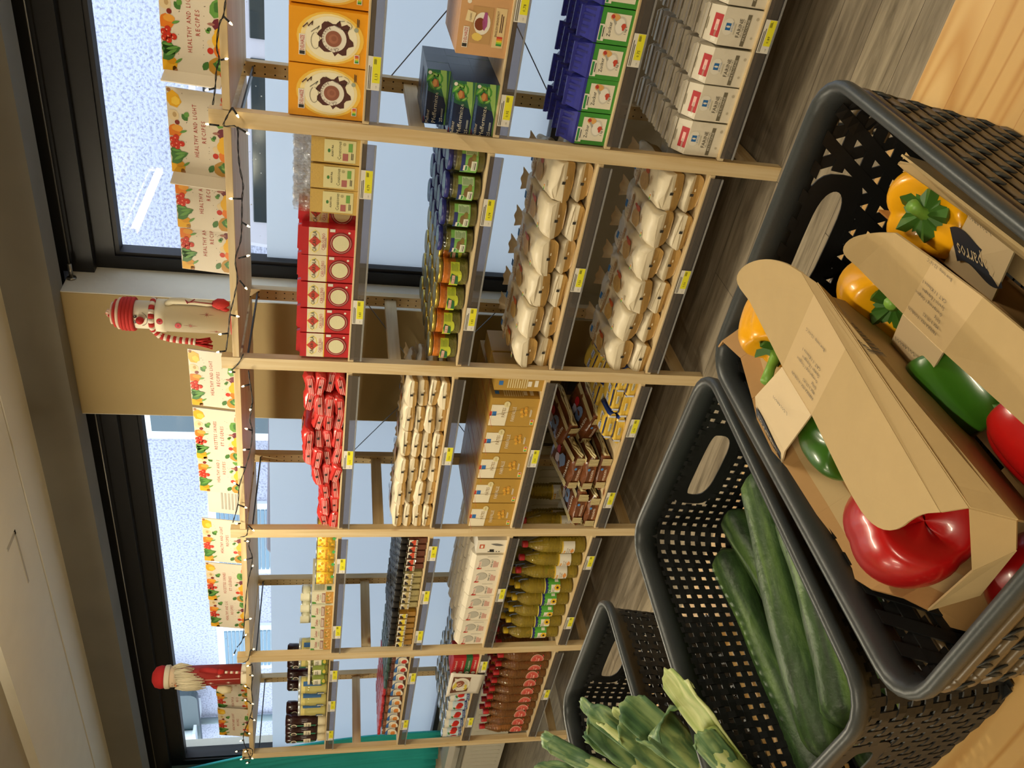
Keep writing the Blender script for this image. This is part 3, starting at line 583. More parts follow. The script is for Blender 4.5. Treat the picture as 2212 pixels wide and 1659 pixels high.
# --- rice
def rice():
    W, H, D = .096, .165, .062; b = MB(); Rr = mat('#b3242c', .22, var=.12, bump=.35, scale=24); b.box(-W/2, W/2, 0, D, 0, H, Rr); Wh = mat('#dfd3b4', .22, var=.04, bump=.3, scale=24)
    b.prism([(-W/2+.002, H), (W/2-.002, H), (W/2-.006, H+.012), (-W/2+.010, H+.014)], .02, .034, Rr)
    b.rect(-W/2, W/2, .086, H-.022, -.0006, Wh); b.rect(-W/2, W/2, .083, .0865, -.0009, mat('#d9a832', .4))
    p = MB(); p.ell(.0, .124, .041, .019, -.0009, mat('#e6d36a', .4), 8); p.ell(0, .124, .038, .016, -.0012, Wh, 8); p.prism([(-.020, .124), (0, .143), (.020, .124), (0, .105)], -.002, -.0014, mat('#c33a28'))
    p.text('CAÇAROLA', 0, .124, .0125, -.0024, mat('#2c3a22'), w=.072); p.text('CAROLINO', 0, .0975, .0115, -.001, mat('#b3506a'), w=.060); p.lines(-.02, .02, .088, .092, 1, -.001, mat('#9a6a6a'))
    p.ell(-.002, .043, .038, .036, -.0009, mat('#7a1a22', .3), 26); p.ell(-.002, .043, .034, .032, -.0012, mat('#d7b6a4', .3), 26); p.ell(-.002, .043, .0325, .0305, -.0014, mat('#8a1f28', .3), 26); p.ell(-.002, .043, .028, .026, -.0018, mat('#d6cfa6', .6, var=.18, scale=500), 24)
    p.ell(.036, .018, .004, .004, -.001, WHITE, 8); p.rect(.036, .046, .062, .078, -.001, mat('#d8d2c8')); return proto('rice_pack', pack=b, print=p)
pr_ = rice(); z = z_of(1, 3)
row(pr_, 'rice pack', 'red rice packs', [-.752, -.650, -.550, -.450, -.350], [.010, .080], z, 'red and cream rice pack', jr=.05)
pr_.place((-.268, .055, z), (0, 0, .06), 'red and cream rice pack set back half behind the couscous bags', 'rice pack', 'red rice packs')
# --- jars
def jar_prof(r, h, neck=.85, sh=.8): return [(r*.80, 0), (r*.97, .004), (r, .012), (r, h*sh), (r*.97, h*(sh+.07)), (r*neck, h*.96), (r*neck, h)]
GLS = clear('#f2f5f2', .0, .03, .35)
def jar(name, r, h, fill, lidc, lidr, lidh, label=None, fill_top=.86, lid_side=None, seg=20, neck=.85, sh=.8, fill2=None, split=.5):
    g = MB(); g.lathe(jar_prof(r, h, neck, sh), seg, GLS)
    f = MB(); pr0 = [(a*.955, b+.002) for a, b in jar_prof(r, h*fill_top, .94, sh)]
    f.lathe(pr0, seg, fill)
    l = MB(); l.lathe([(lidr, h-.002), (lidr*1.03, h), (lidr*1.03, h+lidh*.8), (lidr*.97, h+lidh)], seg, lid_side or lidc); l.lathe([(lidr*.97, h+lidh), (lidr*.9, h+lidh-.0008), (lidr*.0, h+lidh-.0008)], seg, lidc)
    parts = dict(glass=g, contents=f, lid=l)
    if label: parts['label_sleeve'] = label
    return proto(name, **parts)
def band(r, u, z0, z1, m, n=12):
    b = MB(); y = 0
    for i in range(n): a, c_ = -u+2*u*i/n, -u+2*u*(i+1)/n; b.rect(a, c_, z0, z1, -.0006, m)
    return b
def pickle_jar():
    r, h = .0445, .105; b = band(r, .052, .026, .078, mat('#7db65a', .5)); Nv = mat('#26306f', .5)
    for i in range(8): b.rect(-.040+i*.008, -.032+i*.008, .066, .078, -.0009, Nv)
    b.rect(-.032, -.010, .056, .070, -.0013, WHITE); b.rect(-.030, -.012, .058, .064, -.0016, mat('#2f8a45')); b.ell(.0, .050, .016, .009, -.0013, mat('#7a6038'), 12, .2); b.ell(.016, .040, .012, .007, -.0013, mat('#8d7a3c'), 12, .2)
    b.rect(-.030, .004, .030, .046, -.0016, mat('#e6e4d2')); b.text('Cornichons', -.013, .040, .005, -.0019, mat('#2c4a22'), w=.026); b.lines(-.026, .0, .032, .037, 1, -.0019, INK); b.rect(.022, .050, .030, .066, -.0012, mat('#c6d6b0')); b.lines(.024, .048, .032, .064, 8, -.0015, mat('#6a8a5a'))
    b.wrap(r+.0006)
    return jar('pickle_jar', r, h, mat('#6b6426', .35, var=.55, bump=.8, scale=55), mat('#9cc9d6', .3), .041, .013, b, lid_side=mat('#262a6e', .3))  # pale lid top is window light painted onto a navy lid
pj_ = pickle_jar(); z = z_of(1, 2)
xs = [-.327, -.233, -.140, -.046]
for r_ in range(5): row(pj_, 'pickle jar', 'pickle jars', [x+(.0 if r_ % 2 == 0 else .004) for x in xs], [.058+r_*.090], z, 'gherkin jar, window light painted onto its navy lid', rows=[ROW[r_]], jr=.08)
def pea_jar():
    r, h = .049, .092; Y = mat('#c6cf3c', .5); b = band(r, .056, .034, .064, Y); b.ell(.006, .033, .02, .008, -.0009, Y, 14)
    b.prism([(-.030, .034), (-.026, .058), (.0, .064), (.016, .060), (.006, .038)], -.0014, -.0009, mat('#1f6a3a')); b.rect(-.028, .010, .047, .058, -.0018, mat('#c64a42')); b.rect(-.027, .009, .048, .057, -.002, mat('#dcc8b4')); b.text('NOLIKO', -.009, .0525, .007, -.0023, mat('#b02f2c'), w=.030); b.text('pois et carottes', -.004, .040, .004, -.002, mat('#4a5a22'), w=.034); b.lines(.024, .052, .038, .062, 6, -.0012, mat('#8a9a32')); b.wrap(r+.0006)
    p = jar('vegetable_jar', r, h, [mat('#7f7a32', .4, var=.35, bump=1, scale=160)]*3+[mat('#c46f26', .35, var=.3, bump=1, scale=50)]*3, mat('#c9d3c6', .3, .3), .044, .011, b, lid_side=mat('#b9a14a', .3, .8), fill_top=.93, sh=.52); return p
pv = pea_jar()
for r_ in range(5): row(pv, 'vegetable jar', 'pea and carrot jars', [-.758, -.652, -.552, -.452], [.062+r_*.096], z, 'pea and carrot jar with gold lid', rows=[ROW[r_]], jr=.08)
pv.place((-.395, .12, z), 0, 'pea and carrot jar wedged back between the gherkins and its own row', 'vegetable jar', 'pea and carrot jars')
# --- soft bags lying on their backs, bottom end to the front
def bag(w, d, h, m_top, m_bot, seed=1, crumple=.5, hi=.5, ny=12, prof=24, pw=.30, tail=.75, m_side=None, side_th=.82):
    b = MB(); rng = random.Random(seed); V = []
    for j in range(ny+1):
        t = j/ny; s = min(1, .80+t*3.0) if t < .08 else 1
        if t > tail: s = 1-(t-tail)/(1-tail)*.62
        sx = 1 if t < tail else 1-(t-tail)/(1-tail)*.35
        s = s*(1-.10*max(0, t-.4))
        for k in range(prof):
            a = 2*pi*k/prof; ca, sa = cos(a), sin(a); x = math.copysign(abs(ca)**pw, ca)*w/2*sx; z = math.copysign(abs(sa)**(pw*1.25), sa)*h/2*s
            nn = noise.noise(Vector((x*26+seed*5.3, t*5+seed, z*26)))*crumple*h*.22+noise.noise(Vector((x*70+seed, t*14, z*70)))*crumple*h*.10
            V.append((x+nn*.6, -.0+d*t+(nn*.5 if j == 0 else 0), z+h/2*(s*.85+.15)+nn*(.8 if sa > -.3 else .1)))
    F1, F2, F3 = [], [], []
    for j in range(ny):
        for k in range(prof):
            f = (j*prof+k, j*prof+(k+1) % prof, (j+1)*prof+(k+1) % prof, (j+1)*prof+k); f = tuple(reversed(f)); (F3 if m_side and abs(cos(2*pi*(k+.5)/prof)) > side_th else F1 if sin(2*pi*(k+.5)/prof) > 0 else F2).append(f)
    b.add(V, F1, m_top, True); n0 = len(b.v)-len(V)
    i2 = b.m(m_bot)
    for f in F2: b.f.append(f); b.mi.append(i2); b.sm.append(True)
    if F3:
        i3 = b.m(m_side)
        for f in F3: b.f.append(f); b.mi.append(i3); b.sm.append(True)
    # front end: two fields
    half = prof//2; up = list(range(0, half+1)); lo = list(range(half, prof))+[0]
    i1 = b.m(m_top); b.f.append(tuple(up)); b.mi.append(i1); b.sm.append(False); b.f.append(tuple(lo)); b.mi.append(i2); b.sm.append(False)
    e = ny*prof; b.f.append(tuple(reversed(range(e, e+prof)))); b.mi.append(i1); b.sm.append(False)
    return b
CREAM = mat('#ddd0b4', .42, var=.05, bump=.3, scale=30); TAN = mat('#a98448', .38, var=.22, bump=.4, scale=26); CRM2 = mat('#cdb894', .45, var=.05, bump=.3, scale=24)
def on_top(mb, z, fn):
    mb.T = Matrix.Translation((0, 0, z))@Matrix.Rotation(-pi/2, 4, 'X'); fn(mb); mb.T = Matrix.Identity(4)
def pasta(seed, w, h, d=.30):
    b = bag(w, d, h, CREAM, TAN, seed, 1.25, pw=.40, tail=.66, prof=28, ny=16)
    f = MB(); n = 17; V = []   # gathered tail fan
    for j in range(3):
        for i in range(n): u = i/(n-1)-.5; V.append((u*w*(.34+.16*j), d*.97+j*.018, h*.40+.0018*cos(i*.8)*(.5+j*.5)+.010*j-.010*u*u*j))
    f.add(V, [(j*n+i, j*n+i+1, (j+1)*n+i+1, (j+1)*n+i) for j in range(2) for i in range(n-1)], CRM2, True)
    p = MB(); Bn = mat('#a07c4e', .5); zt = h*1.04
    def art(m):   # (u, depth, v): v runs from the front edge backwards
        m.rect(-w*.40, w*.40, .146, .160, -.0012, Bn); m.text('PÂTES', 0, .171, .012, -.0014, Bn, w=w*.42); m.text('TAGLIATELLE', 0, .153, .007, -.0018, CREAM, w=w*.55)
        m.ell(-.006, .105, w*.26, .030, -.0014, mat('#b9965a', .35, var=.3, scale=90), 10, .15); m.ell(w*.22, .100, .010, .016, -.002, mat('#b5562c', .4), 8, .15); m.ell(w*.26, .118, .006, .010, -.0022, mat('#a8472c', .4), 8, .15)
        m.rect(w*.02-.014, w*.02+.012, .182, .198, -.0014, mat('#2f6db0')); m.rect(-w*.36, -w*.18, .036, .046, -.0014, WHITE)
        for i, c_ in enumerate(('#2f8a3c', '#8abf3a', '#e8c22c', '#d9782a')): m.rect(-w*.35+i*.0045, -w*.35+(i+1)*.0045, .038, .044, -.002, mat(c_))
        m.lines(-w*.05, w*.2, .060, .072, 3, -.0014, Bn)
    q = MB(); on_top(q, zt+.002, art); 
    s = MB(); s.rect(-.006, .004, h*.40, h*.40+.011, -.006, mat('#2b2722')); s.rect(.012, .022, h*.36, h*.36+.004, -.006, CREAM)
    return proto('pasta_bag', bag=b, gathered_end=f, print=q, stamp=s)
PAST = [pasta(i+2, .128, .068) for i in range(3)]; PASB = [pasta(i+11, .126, .060) for i in range(2)]
for k in (1, 0):
    z = z_of(1, k); nm = 'third shelf' if k == 1 else 'bottom shelf'; hh = 1.0 if k == 1 else 1.12
    for i in range(6):
        x = -.750+i*.1335
        PASB[i % 2].place((x+jitter(.003), .022+jitter(.008), z), (0, 0, jitter(.03)), 'plain ended pasta bag, lower layer on the %s, %s' % (nm, ORD[i]), 'pasta bag', 'large pasta bags', (1, 1, hh))
        PAST[i % 3].place((x+.004+jitter(.004), .014+jitter(.008)+(.0 if k else .006), z+.062*hh), (R(8), jitter(.05), R(-2)+jitter(.06)), 'pasta bag with printed window, upper layer on the %s, %s' % (nm, ORD[i]), 'pasta bag', 'large pasta bags', (1.02, 1, hh*1.05))
PSM = [pasta(i+21, .126, .0415, .24) for i in range(3)]; z = z_of(2, 2)
for i in range(6):
    for h_ in range(4):
        PSM[(i+h_) % 3].place((-1.606+i*.1305+jitter(.004), .016+jitter(.008), z+h_*.0405), (0, jitter(.04), jitter(.06)), 'small cream and tan pasta bag, %s in the stack %s' % (TIER[h_], ORD[i]), 'pasta bag', 'small stacked pasta bags')
# --- red bags in a heap
REDB = mat('#c23330', .25, var=.18, bump=.5, scale=30); RST = mat('#dca9a2', .3)
def redbag(seed):
    b = bag(.098, .20, .040, REDB, REDB, seed, 1.5, ny=12, prof=20, pw=.55, tail=.8)
    p = MB(); 
    for q in range(3): p.rect(-.040+q*.001, .036, .010+q*.006, .0125+q*.006, -.007, RST)
    p.rect(-.004, .006, .014, .024, -.009, mat('#26211f'))
    q_ = MB(); on_top(q_, .043, lambda m: (m.rect(-.03, .03, .04, .046, 0, RST), m.rect(-.03, .03, .054, .058, 0, RST), m.rect(-.012, -.004, .012, .02, 0, mat('#26211f')), m.rect(-.03, .03, .10, .12, 0, mat('#c8a052'))))
    return proto('red_bag', bag=b, print=p, top_print=q_)
RB = [redbag(31+i) for i in range(4)]; z = z_of(2, 3)
hts = [3, 3, 3, 3, 4, 4, 3, 4, 4]
for i in range(9):
    for h_ in range(hts[i]-(1 if i < 3 else 0)):
        RB[(i*2+h_) % 4].place((-1.635+i*.0885+jitter(.006), .014+jitter(.012), z+h_*.0345+(.003 if h_ else 0)), (jitter(.05), jitter(.22), jitter(.16)), 'crumpled red striped bag, %s in the heap column %s' % (TIER[h_], ORD[i]), 'snack bag', 'heaped red bags', (1, 1, 1.0))
# --- farfalle boxes
def farf():
    W, H, D = .139, .186, .075; G = mat('#b08a3c', .38, var=.03, scale=8); b = MB(); b.box(-W/2, W/2, 0, D, 0, H, G)
    p = MB(); p.prism([(-W/2+.002, H-.068), (.030, H-.072), (.036, H-.064), (.036, H-.004), (-W/2+.002, H-.002)], -.0012, -.0006, mat('#e6dcc2', .5)); p.rect(-.018, .004, H-.026, H-.010, -.0016, mat('#2f6db0')); p.rect(-.018, .004, H-.008, H, -.0016, mat('#c0392b'))
    p.text('PÂTES', .0, H-.052, .014, -.0016, mat('#8a6a34'), w=.046); p.ell(.040, H-.062, .015, .012, -.0018, mat('#dccf9c', .5), 14); p.text('100%', .040, H-.062, .006, -.002, mat('#8a6a34'))
    p.text('FARFALLE', -.008, .092, .0145, -.001, WHITE, w=.072); F = mat('#d9a43a', .5); 
    for cx_, cz_, a in ((-.012, .056, .3), (.010, .062, 1.2), (.018, .046, -.4), (-.004, .042, .9)):
        p.leaf(cx_-.006, cz_, .014, .014, a+pi, -.0014, F); p.leaf(cx_+.006, cz_, .014, .014, a, -.0016, mat('#c98f30', .5))
    p.lines(.0-.02, .02, .020, .028, 2, -.001, WHITE); p.rect(-W/2+.010, -W/2+.036, .006, .020, -.0012, WHITE); [p.rect(-W/2+.012+i*.0044, -W/2+.012+(i+1)*.0044, .008, .018, -.0016, mat(c_)) for i, c_ in enumerate(('#2f8a3c', '#8abf3a', '#e8c22c', '#d9782a', '#c23a2a'))]
    t = MB(); t.T = Matrix.Translation((0, 0, H))@Matrix.Rotation(-pi/2, 4, 'X'); t.rect(-.020, -.016, -D, 0, -.0005, mat('#b23a2e')); t.rect(-W/2, W/2, -D*.5-.0006, -D*.5+.0006, -.0005, mat('#6d5422'))
    s = MB(); s.T = Matrix.Translation((W/2, 0, 0))@Matrix.Rotation(pi/2, 4, 'Z'); s.lines(.012, .06, .06, .14, 9, -.0006, mat('#d8c898')); s.rect(.02, .05, .02, .034, -.0006, WHITE); s.rect(.02, .045, .045, .060, -.0006, WHITE); s.rect(.024, .044, H-.030, H-.014, -.0006, mat('#2f6db0'))
    return proto('farfalle_box', carton=b, print=p, top_seam=t, side_print=s)
pfa = farf(); z = z_of(2, 1)
row(pfa, 'pasta box', 'ochre farfalle boxes', [-1.600+i*.1425 for i in range(5)], [.014+r_*.0765 for r_ in range(5)], z, 'ochre farfalle box', jr=.012)
pfa.place((-.925, .085, z), (0, 0, -.5*pi), 'ochre farfalle box turned sideways at the near end of its row', 'pasta box', 'ochre farfalle boxes')
pfa.place((-.925, .235, z), (0, 0, -.5*pi), 'ochre farfalle box turned sideways, hindmost at the near end', 'pasta box', 'ochre farfalle boxes')
# --- noodle packets
STR = None
def stripes():
    m = bpy.data.materials.new('striped_foil'); nt, n, l = nodes(m); b = n['Principled BSDF']; b.inputs['Roughness'].default_value = .3
    tc = n.new('ShaderNodeTexCoord'); w_ = n.new('ShaderNodeTexWave'); w_.inputs['Scale'].default_value = 38; w_.inputs['Distortion'].default_value = 1.5; w_.bands_direction = 'X'; l.new(tc.outputs['Object'], w_.inputs[0])
    cr = n.new('ShaderNodeValToRGB'); cr.color_ramp.elements[0].color = lin('#7a6238'); cr.color_ramp.elements[1].color = lin('#d8cc9c'); cr.color_ramp.elements[0].position = .35; cr.color_ramp.elements[1].position = .5; l.new(w_.outputs['Fac'], cr.inputs[0]); l.new(cr.outputs[0], b.inputs['Base Color']); return m
STR = stripes(); NUT = mat('#74421f', .3, var=.5, bump=.6, scale=60)
def nbag(seed):
    b = bag(.195, .25, .058, mat('#6a3d22', .25, var=.4, bump=.5, scale=40), NUT, seed, 1.3, ny=11, prof=24, pw=.8, tail=.82, m_side=STR)
    e2 = MB(); e2.rect(.045, .082, .004, .046, -.006, STR); e2.rect(-.082, -.050, .004, .046, -.006, STR)
    p = MB(); p.text('maxim', -.005, .022, .015, -.010, mat('#e6d8c8'), w=.060); p.ell(.026, .038, .007, .006, -.009, mat('#4a86c4'), 10)
    q = MB(); on_top(q, .060, lambda m: (m.rect(-.08, -.055, .0, .2, .003, STR), m.rect(.055, .08, .0, .2, .003, STR), m.text('maxim', 0, .03, .022, -.001, WHITE, w=.09), m.ell(.0, .085, .035, .028, -.001, mat('#7a93c0', .3), 12, .2), m.ell(.02, .14, .02, .02, -.001, mat('#b0252f', .3), 12, .1), m.ell(-.02, .13, .022, .02, -.001, mat('#d0c8d8', .3), 12, .2)))
    return proto('nut_packet', bag=b, end_seal=e2, print=p, top_print=q)
NB = [nbag(41), nbag(42)]; z = z_of(2, 0)
for i, (x, y, h_, rz, ry, rx) in enumerate([(-1.585, .02, .0, .05, 0, 0), (-1.36, .03, .0, .02, 0, 0), (-1.18, .16, .0, -.25, 0, 0), (-1.575, .03, .056, .08, .03, .02), (-1.365, .03, .058, .05, .02, .06), (-1.22, .14, .060, -.2, .15, .10), (-1.38, .05, .112, .06, .08, .12), (-1.30, .18, .135, -.25, .1, .16)]):
    NB[i % 2].place((x, y, z+h_), (rx, ry, rz), 'brown packet with striped foil edges, %s' % ('far end of the bottom layer', 'middle of the bottom layer', 'back corner of the bottom layer', 'far end of the second layer', 'middle of the second layer', 'second layer, leaning back beside the blue packets', 'topmost in the middle of the pile', 'topmost at the back of the pile')[i], 'snack packet', 'brown striped packets')
def bbag(seed):
    Yl = mat('#d9b548', .25, var=.15, bump=.4, scale=40); b = bag(.124, .15, .042, Yl, Yl, seed, .5, ny=8, prof=24, pw=.62, tail=.85, m_side=mat('#1c3478', .25, var=.3, bump=.5, scale=50), side_th=.66)
    e = MB(); Bl = mat('#1c3478', .25, var=.3, bump=.5, scale=50)
    e.rect(-.052, -.044, .006, .034, -.004, mat('#c8cede', .3)); e.rect(.044, .052, .006, .034, -.004, mat('#c8cede', .3))
    p = MB(); p.text('maxim', 0, .020, .010, -.008, mat('#2a2414'), w=.034); p.rect(-.018, .018, .015, .026, -.0075, mat('#dcd8c0'))
    q = MB(); on_top(q, .043, lambda m: (m.text('maxim', 0, .05, .02, -.0005, mat('#1c3478'), w=.07), m.rect(-.038, .038, .036, .066, .0005, mat('#c8cede')), m.rect(-.04, .04, .0, .01, .001, Bl)))
    return proto('snack_packet', bag=b, foil_edge=e, print=p, top_print=q)
BB = [bbag(51), bbag(52)]
for i, (x, y, h_, rz, ry) in enumerate([(-1.115, .02, 0, .12, .0), (-.995, .03, 0, .08, 0), (-.885, .02, 0, .05, 0), (-1.105, .03, .040, .15, .05), (-.965, .035, .040, .1, .0), (-.87, .03, .041, .0, 0), (-1.10, .17, .0, .15, 0), (-1.07, .18, .042, .2, .1), (-.94, .19, .0, .1, 0), (-.93, .19, .042, .12, .1), (-.93, .20, .085, .15, .2)]):
    BB[i % 2].place((x, y, z+h_), (.0, ry, rz), 'yellow packet with blue foil ends, %s' % ('lowest layer front, beside the brown packets', 'lowest layer front, middle', 'lowest layer front, by the pine upright', 'second layer front, beside the brown packets', 'second layer front, middle', 'second layer front, by the pine upright', 'lowest layer back, beside the brown packets', 'second layer back, beside the brown packets', 'lowest layer back, near the upright', 'second layer back, near the upright', 'topmost at the back')[i], 'snack packet', 'blue and yellow packets')
# --- tins
M_TIN = mat('#b9bcbc', .28, .85)
def tin(name, r, h, side, art, lid_h=.0):
    b = MB(); b.lathe([(r*.97, 0), (r, .002), (r, .005)], 22, M_TIN); b.lathe([(r*.985, .005), (r*.985, h-.005)], 22, side); b.lathe([(r, h-.005), (r, h-.001), (r*.96, h), (r*.93, h-.003), (0, h-.003)], 22, M_TIN)
    p = MB(); art(p); p.wrap(r*.985+.0005); return proto(name, can=b, label_print=p)
def corn_art(p):
    Y2 = mat('#d99f1c', .5)
    for i in range(14): p.ell(-.036+(i*.0137 % .072), .010+(i*.031 % .066), .006, .0055, -.0006, Y2, 8)
    p.text('SONNENMAIS', .0, .040, .0105, -.001, mat('#c2601c'), w=.074); p.rect(-.042, -.016, .060, .078, -.001, WHITE); p.text('ja!', -.030, .069, .012, -.0014, mat('#2a1c50')); p.prism([(.026, .018), (.034, .010), (.026, .002), (.018, .010)], -.0012, -.0008, mat('#3f9a4a')); p.lines(-.03, .02, .026, .030, 1, -.001, mat('#8a6a1c'))
pcn = tin('corn_tin', .0405, .083, mat('#e3c23c', .4), corn_art); z = z_of(3, 3)
row(pcn, 'corn tin', 'yellow corn tins', [-2.022, -1.940, -1.858, -1.776], [.052, .134], z, 'yellow corn tin')
def mix_art(p):
    p.rect(-.045, .045, .0, .034, -.0006, mat('#b9873c', .5, var=.4, scale=120)); p.rect(-.036, .036, .036, .050, -.001, mat('#9a6a5c')); p.lines(-.03, .03, .038, .048, 2, -.0013, WHITE)
    p.prism([(-.046, .092), (-.046, .074), (-.034, .076), (-.030, .092)], -.001, -.0006, mat('#4a8a34')); p.text('Seitan', .0, .070, .014, -.001, mat('#a83a42'), w=.05); p.text('crevettes', .004, .057, .006, -.001, mat('#4a6a4a'), w=.04)
    for i in range(7): p.ell(-.03+i*.010, .010+(i*.013 % .018), .005, .004, -.001, mat(('#d9b26a', '#6f8a34', '#e0c48c')[i % 3]), 7, .2)
def mixbox():
    b = MB(); b.box(-.041, .041, 0, .062, 0, .094, mat('#d6d0b4', .45)); p = MB(); mix_art(p); p.v = [(v[0]*.9, v[1], v[2]) for v in p.v]
    s = MB(); s.T = Matrix.Translation((.041, 0, 0))@Matrix.Rotation(pi/2, 4, 'Z'); s.lines(.008, .05, .04, .085, 9, -.0006, mat('#8f9a8a')); s.rect(.008, .03, .01, .03, -.0006, mat('#2c6a4a')); return proto('salad_box', carton=b, print=p, side_print=s)
pmx = mixbox(); row(pmx, 'carton', 'white and green food cartons', [-2.478, -2.395, -2.310, -2.225, -2.130], [.012, .076, .14], z, 'white and green carton with a mixed salad picture', jr=.02)
def mt_art(p): p.rect(-.03, .03, .01, .05, -.0006, mat('#dcd9c0'))
pmt = tin('small_tin', .038, .046, mat('#d9d6b8', .4), mt_art)
for i, x in enumerate((-2.485, -2.40, -2.315)): pmt.place((x, .19, z+.0955), 0, 'squat pale tin on top of the cartons at the back, %s' % ORD[i], 'tin', 'squat tins on the cartons')
# --- spices
def spice(name, fill, lab, cap='#1a191b'):
    r, h = .0205, .098; g = MB(); g.lathe([(r*.9, 0), (r, .004), (r, .040), (r*.9, .046), (r*.9, .084), (r*.75, .092), (r*.7, .096)], 6, GLS, smooth=False, a0=pi/6); f = MB(); f.lathe([(r*.86, .002), (r*.95, .006), (r*.95, .039), (r*.85, .046), (r*.85, .078)], 6, fill, smooth=False, a0=pi/6)
    l = MB(); l.lathe([(r*.92, .086), (r*.92, .112), (r*.86, .115), (r*.6, .115)], 12, mat(cap, .35)); l.lathe([(r*.6, .115), (r*.55, .1135), (0, .1135)], 12, mat('#3a4650', .3))
    p = MB(); p.rect(-.0165, .0165, .042, .080, -r*.93-.0006, mat('#d6cfbc')); p.rect(-.0165, .0165, .050, .062, -r*.93-.001, lab); p.rect(-.0165, .004, .060, .076, -r*.93-.001, mat('#241a1c')); p.lines(-.012, .012, .043, .048, 1, -r*.93-.001, INK); p.ell(.004, .062, .008, .008, -r*.93-.0014, lab, 8, .2)
    return proto(name, glass=g, contents=f, cap=l, print=p)
z = z_of(3, 2)
for nm, fl, lb, xs, desc in (('spice_jar', mat('#6e2c14', .6, var=.2), mat('#c2462a'), [-1.936, -1.894, -1.852, -1.810, -1.768], 'red-brown paprika jar with a black cap'), ('spice_jar', mat('#b3a06c', .6, var=.3, bump=.5, scale=200), mat('#b09c68'), [-2.206, -2.163, -2.120, -2.077, -2.034, -1.988], 'beige spice jar with a black cap'), ('spice_jar', mat('#a8741f', .6, var=.2), mat('#d9c23a'), [-2.492, -2.449, -2.406, -2.363, -2.320, -2.274], 'mustard yellow curry jar with a black cap')):
    pp = spice(nm, fl, lb)
    row(pp, 'spice jar', desc.split(' with')[0]+'s', xs, [.030+r_*.044 for r_ in range(8)], z, desc, jr=.12)
# --- salt
def salt():
    W, H, D = .092, .128, .062; b = MB(); Wt = mat('#e3dac6', .4, var=.03, bump=.3, scale=30); b.box(-W/2, W/2, 0, D, 0, H-.006, Wt); b.add([(-W/2, 0, H-.006), (W/2, 0, H-.006), (W/2, D, H-.006), (-W/2, D, H-.006), (-W/2+.006, .02, H+.012), (W/2-.006, .024, H+.008), (W/2-.008, .044, H+.012), (-W/2+.006, .040, H+.016)], [(0, 1, 5, 4), (1, 2, 6, 5), (2, 3, 7, 6), (3, 0, 4, 7), (4, 5, 6, 7)], Wt)
    p = MB(); p.ell(-.002, .080, .026, .026, -.0006, mat('#8a857c', .4), 22); p.ell(-.002, .080, .0245, .0245, -.0009, mat('#b9b4a6', .4, var=.1, scale=60), 22); p.rect(-.036, .006, .092, .108, -.0014, mat('#e9e2d0')); p.text('REINSALZ', -.013, .100, .0105, -.0018, mat('#b8433c'), w=.036); p.ell(-.040, .100, .005, .012, -.0018, mat('#c23a2e'), 8); p.ell(-.034, .104, .003, .003, -.002, INK, 6)
    p.text('FINE SALT', -.008, .044, .0085, -.0006, INK, w=.05); p.lines(-.034, .010, .014, .038, 4, -.0006, mat('#c47068')); p.rect(.035, .0365, .02, .07, -.0006, mat('#6d685c')); return proto('salt_bag', bag=b, print=p)
psl = salt(); z = z_of(3, 1)
row(psl, 'salt bag', 'white salt bags', [-2.468+i*.0935 for i in range(7)], [.014+r_*.066 for r_ in range(6)], z, 'white salt bag', jr=.04)
def salt2():
    b = MB(); b.box(-.041, .041, 0, .06, 0, .13, mat('#e4dcca', .45, bump=.3, scale=30)); p = MB(); p.rect(-.012, .014, .096, .118, -.0006, mat('#c2552e')); p.rect(-.008, .008, .102, .112, -.001, WHITE); p.leaf(.012, .040, .060, .014, 1.4, -.0008, mat('#6f6e6a')); p.lines(-.036, -.03, .02, .08, 5, -.0006, INK); p.rect(-.036, -.018, .05, .07, -.0006, INK); return proto('salt_bag', bag=b, print=p)
ps2 = salt2()
for r_ in range(3): ps2.place((-1.800, .013+r_*.064, z), jitter(.03), 'white salt bag with grey utensil and orange square, %s' % ROW[r_], 'salt bag', 'white bags with a grey utensil')
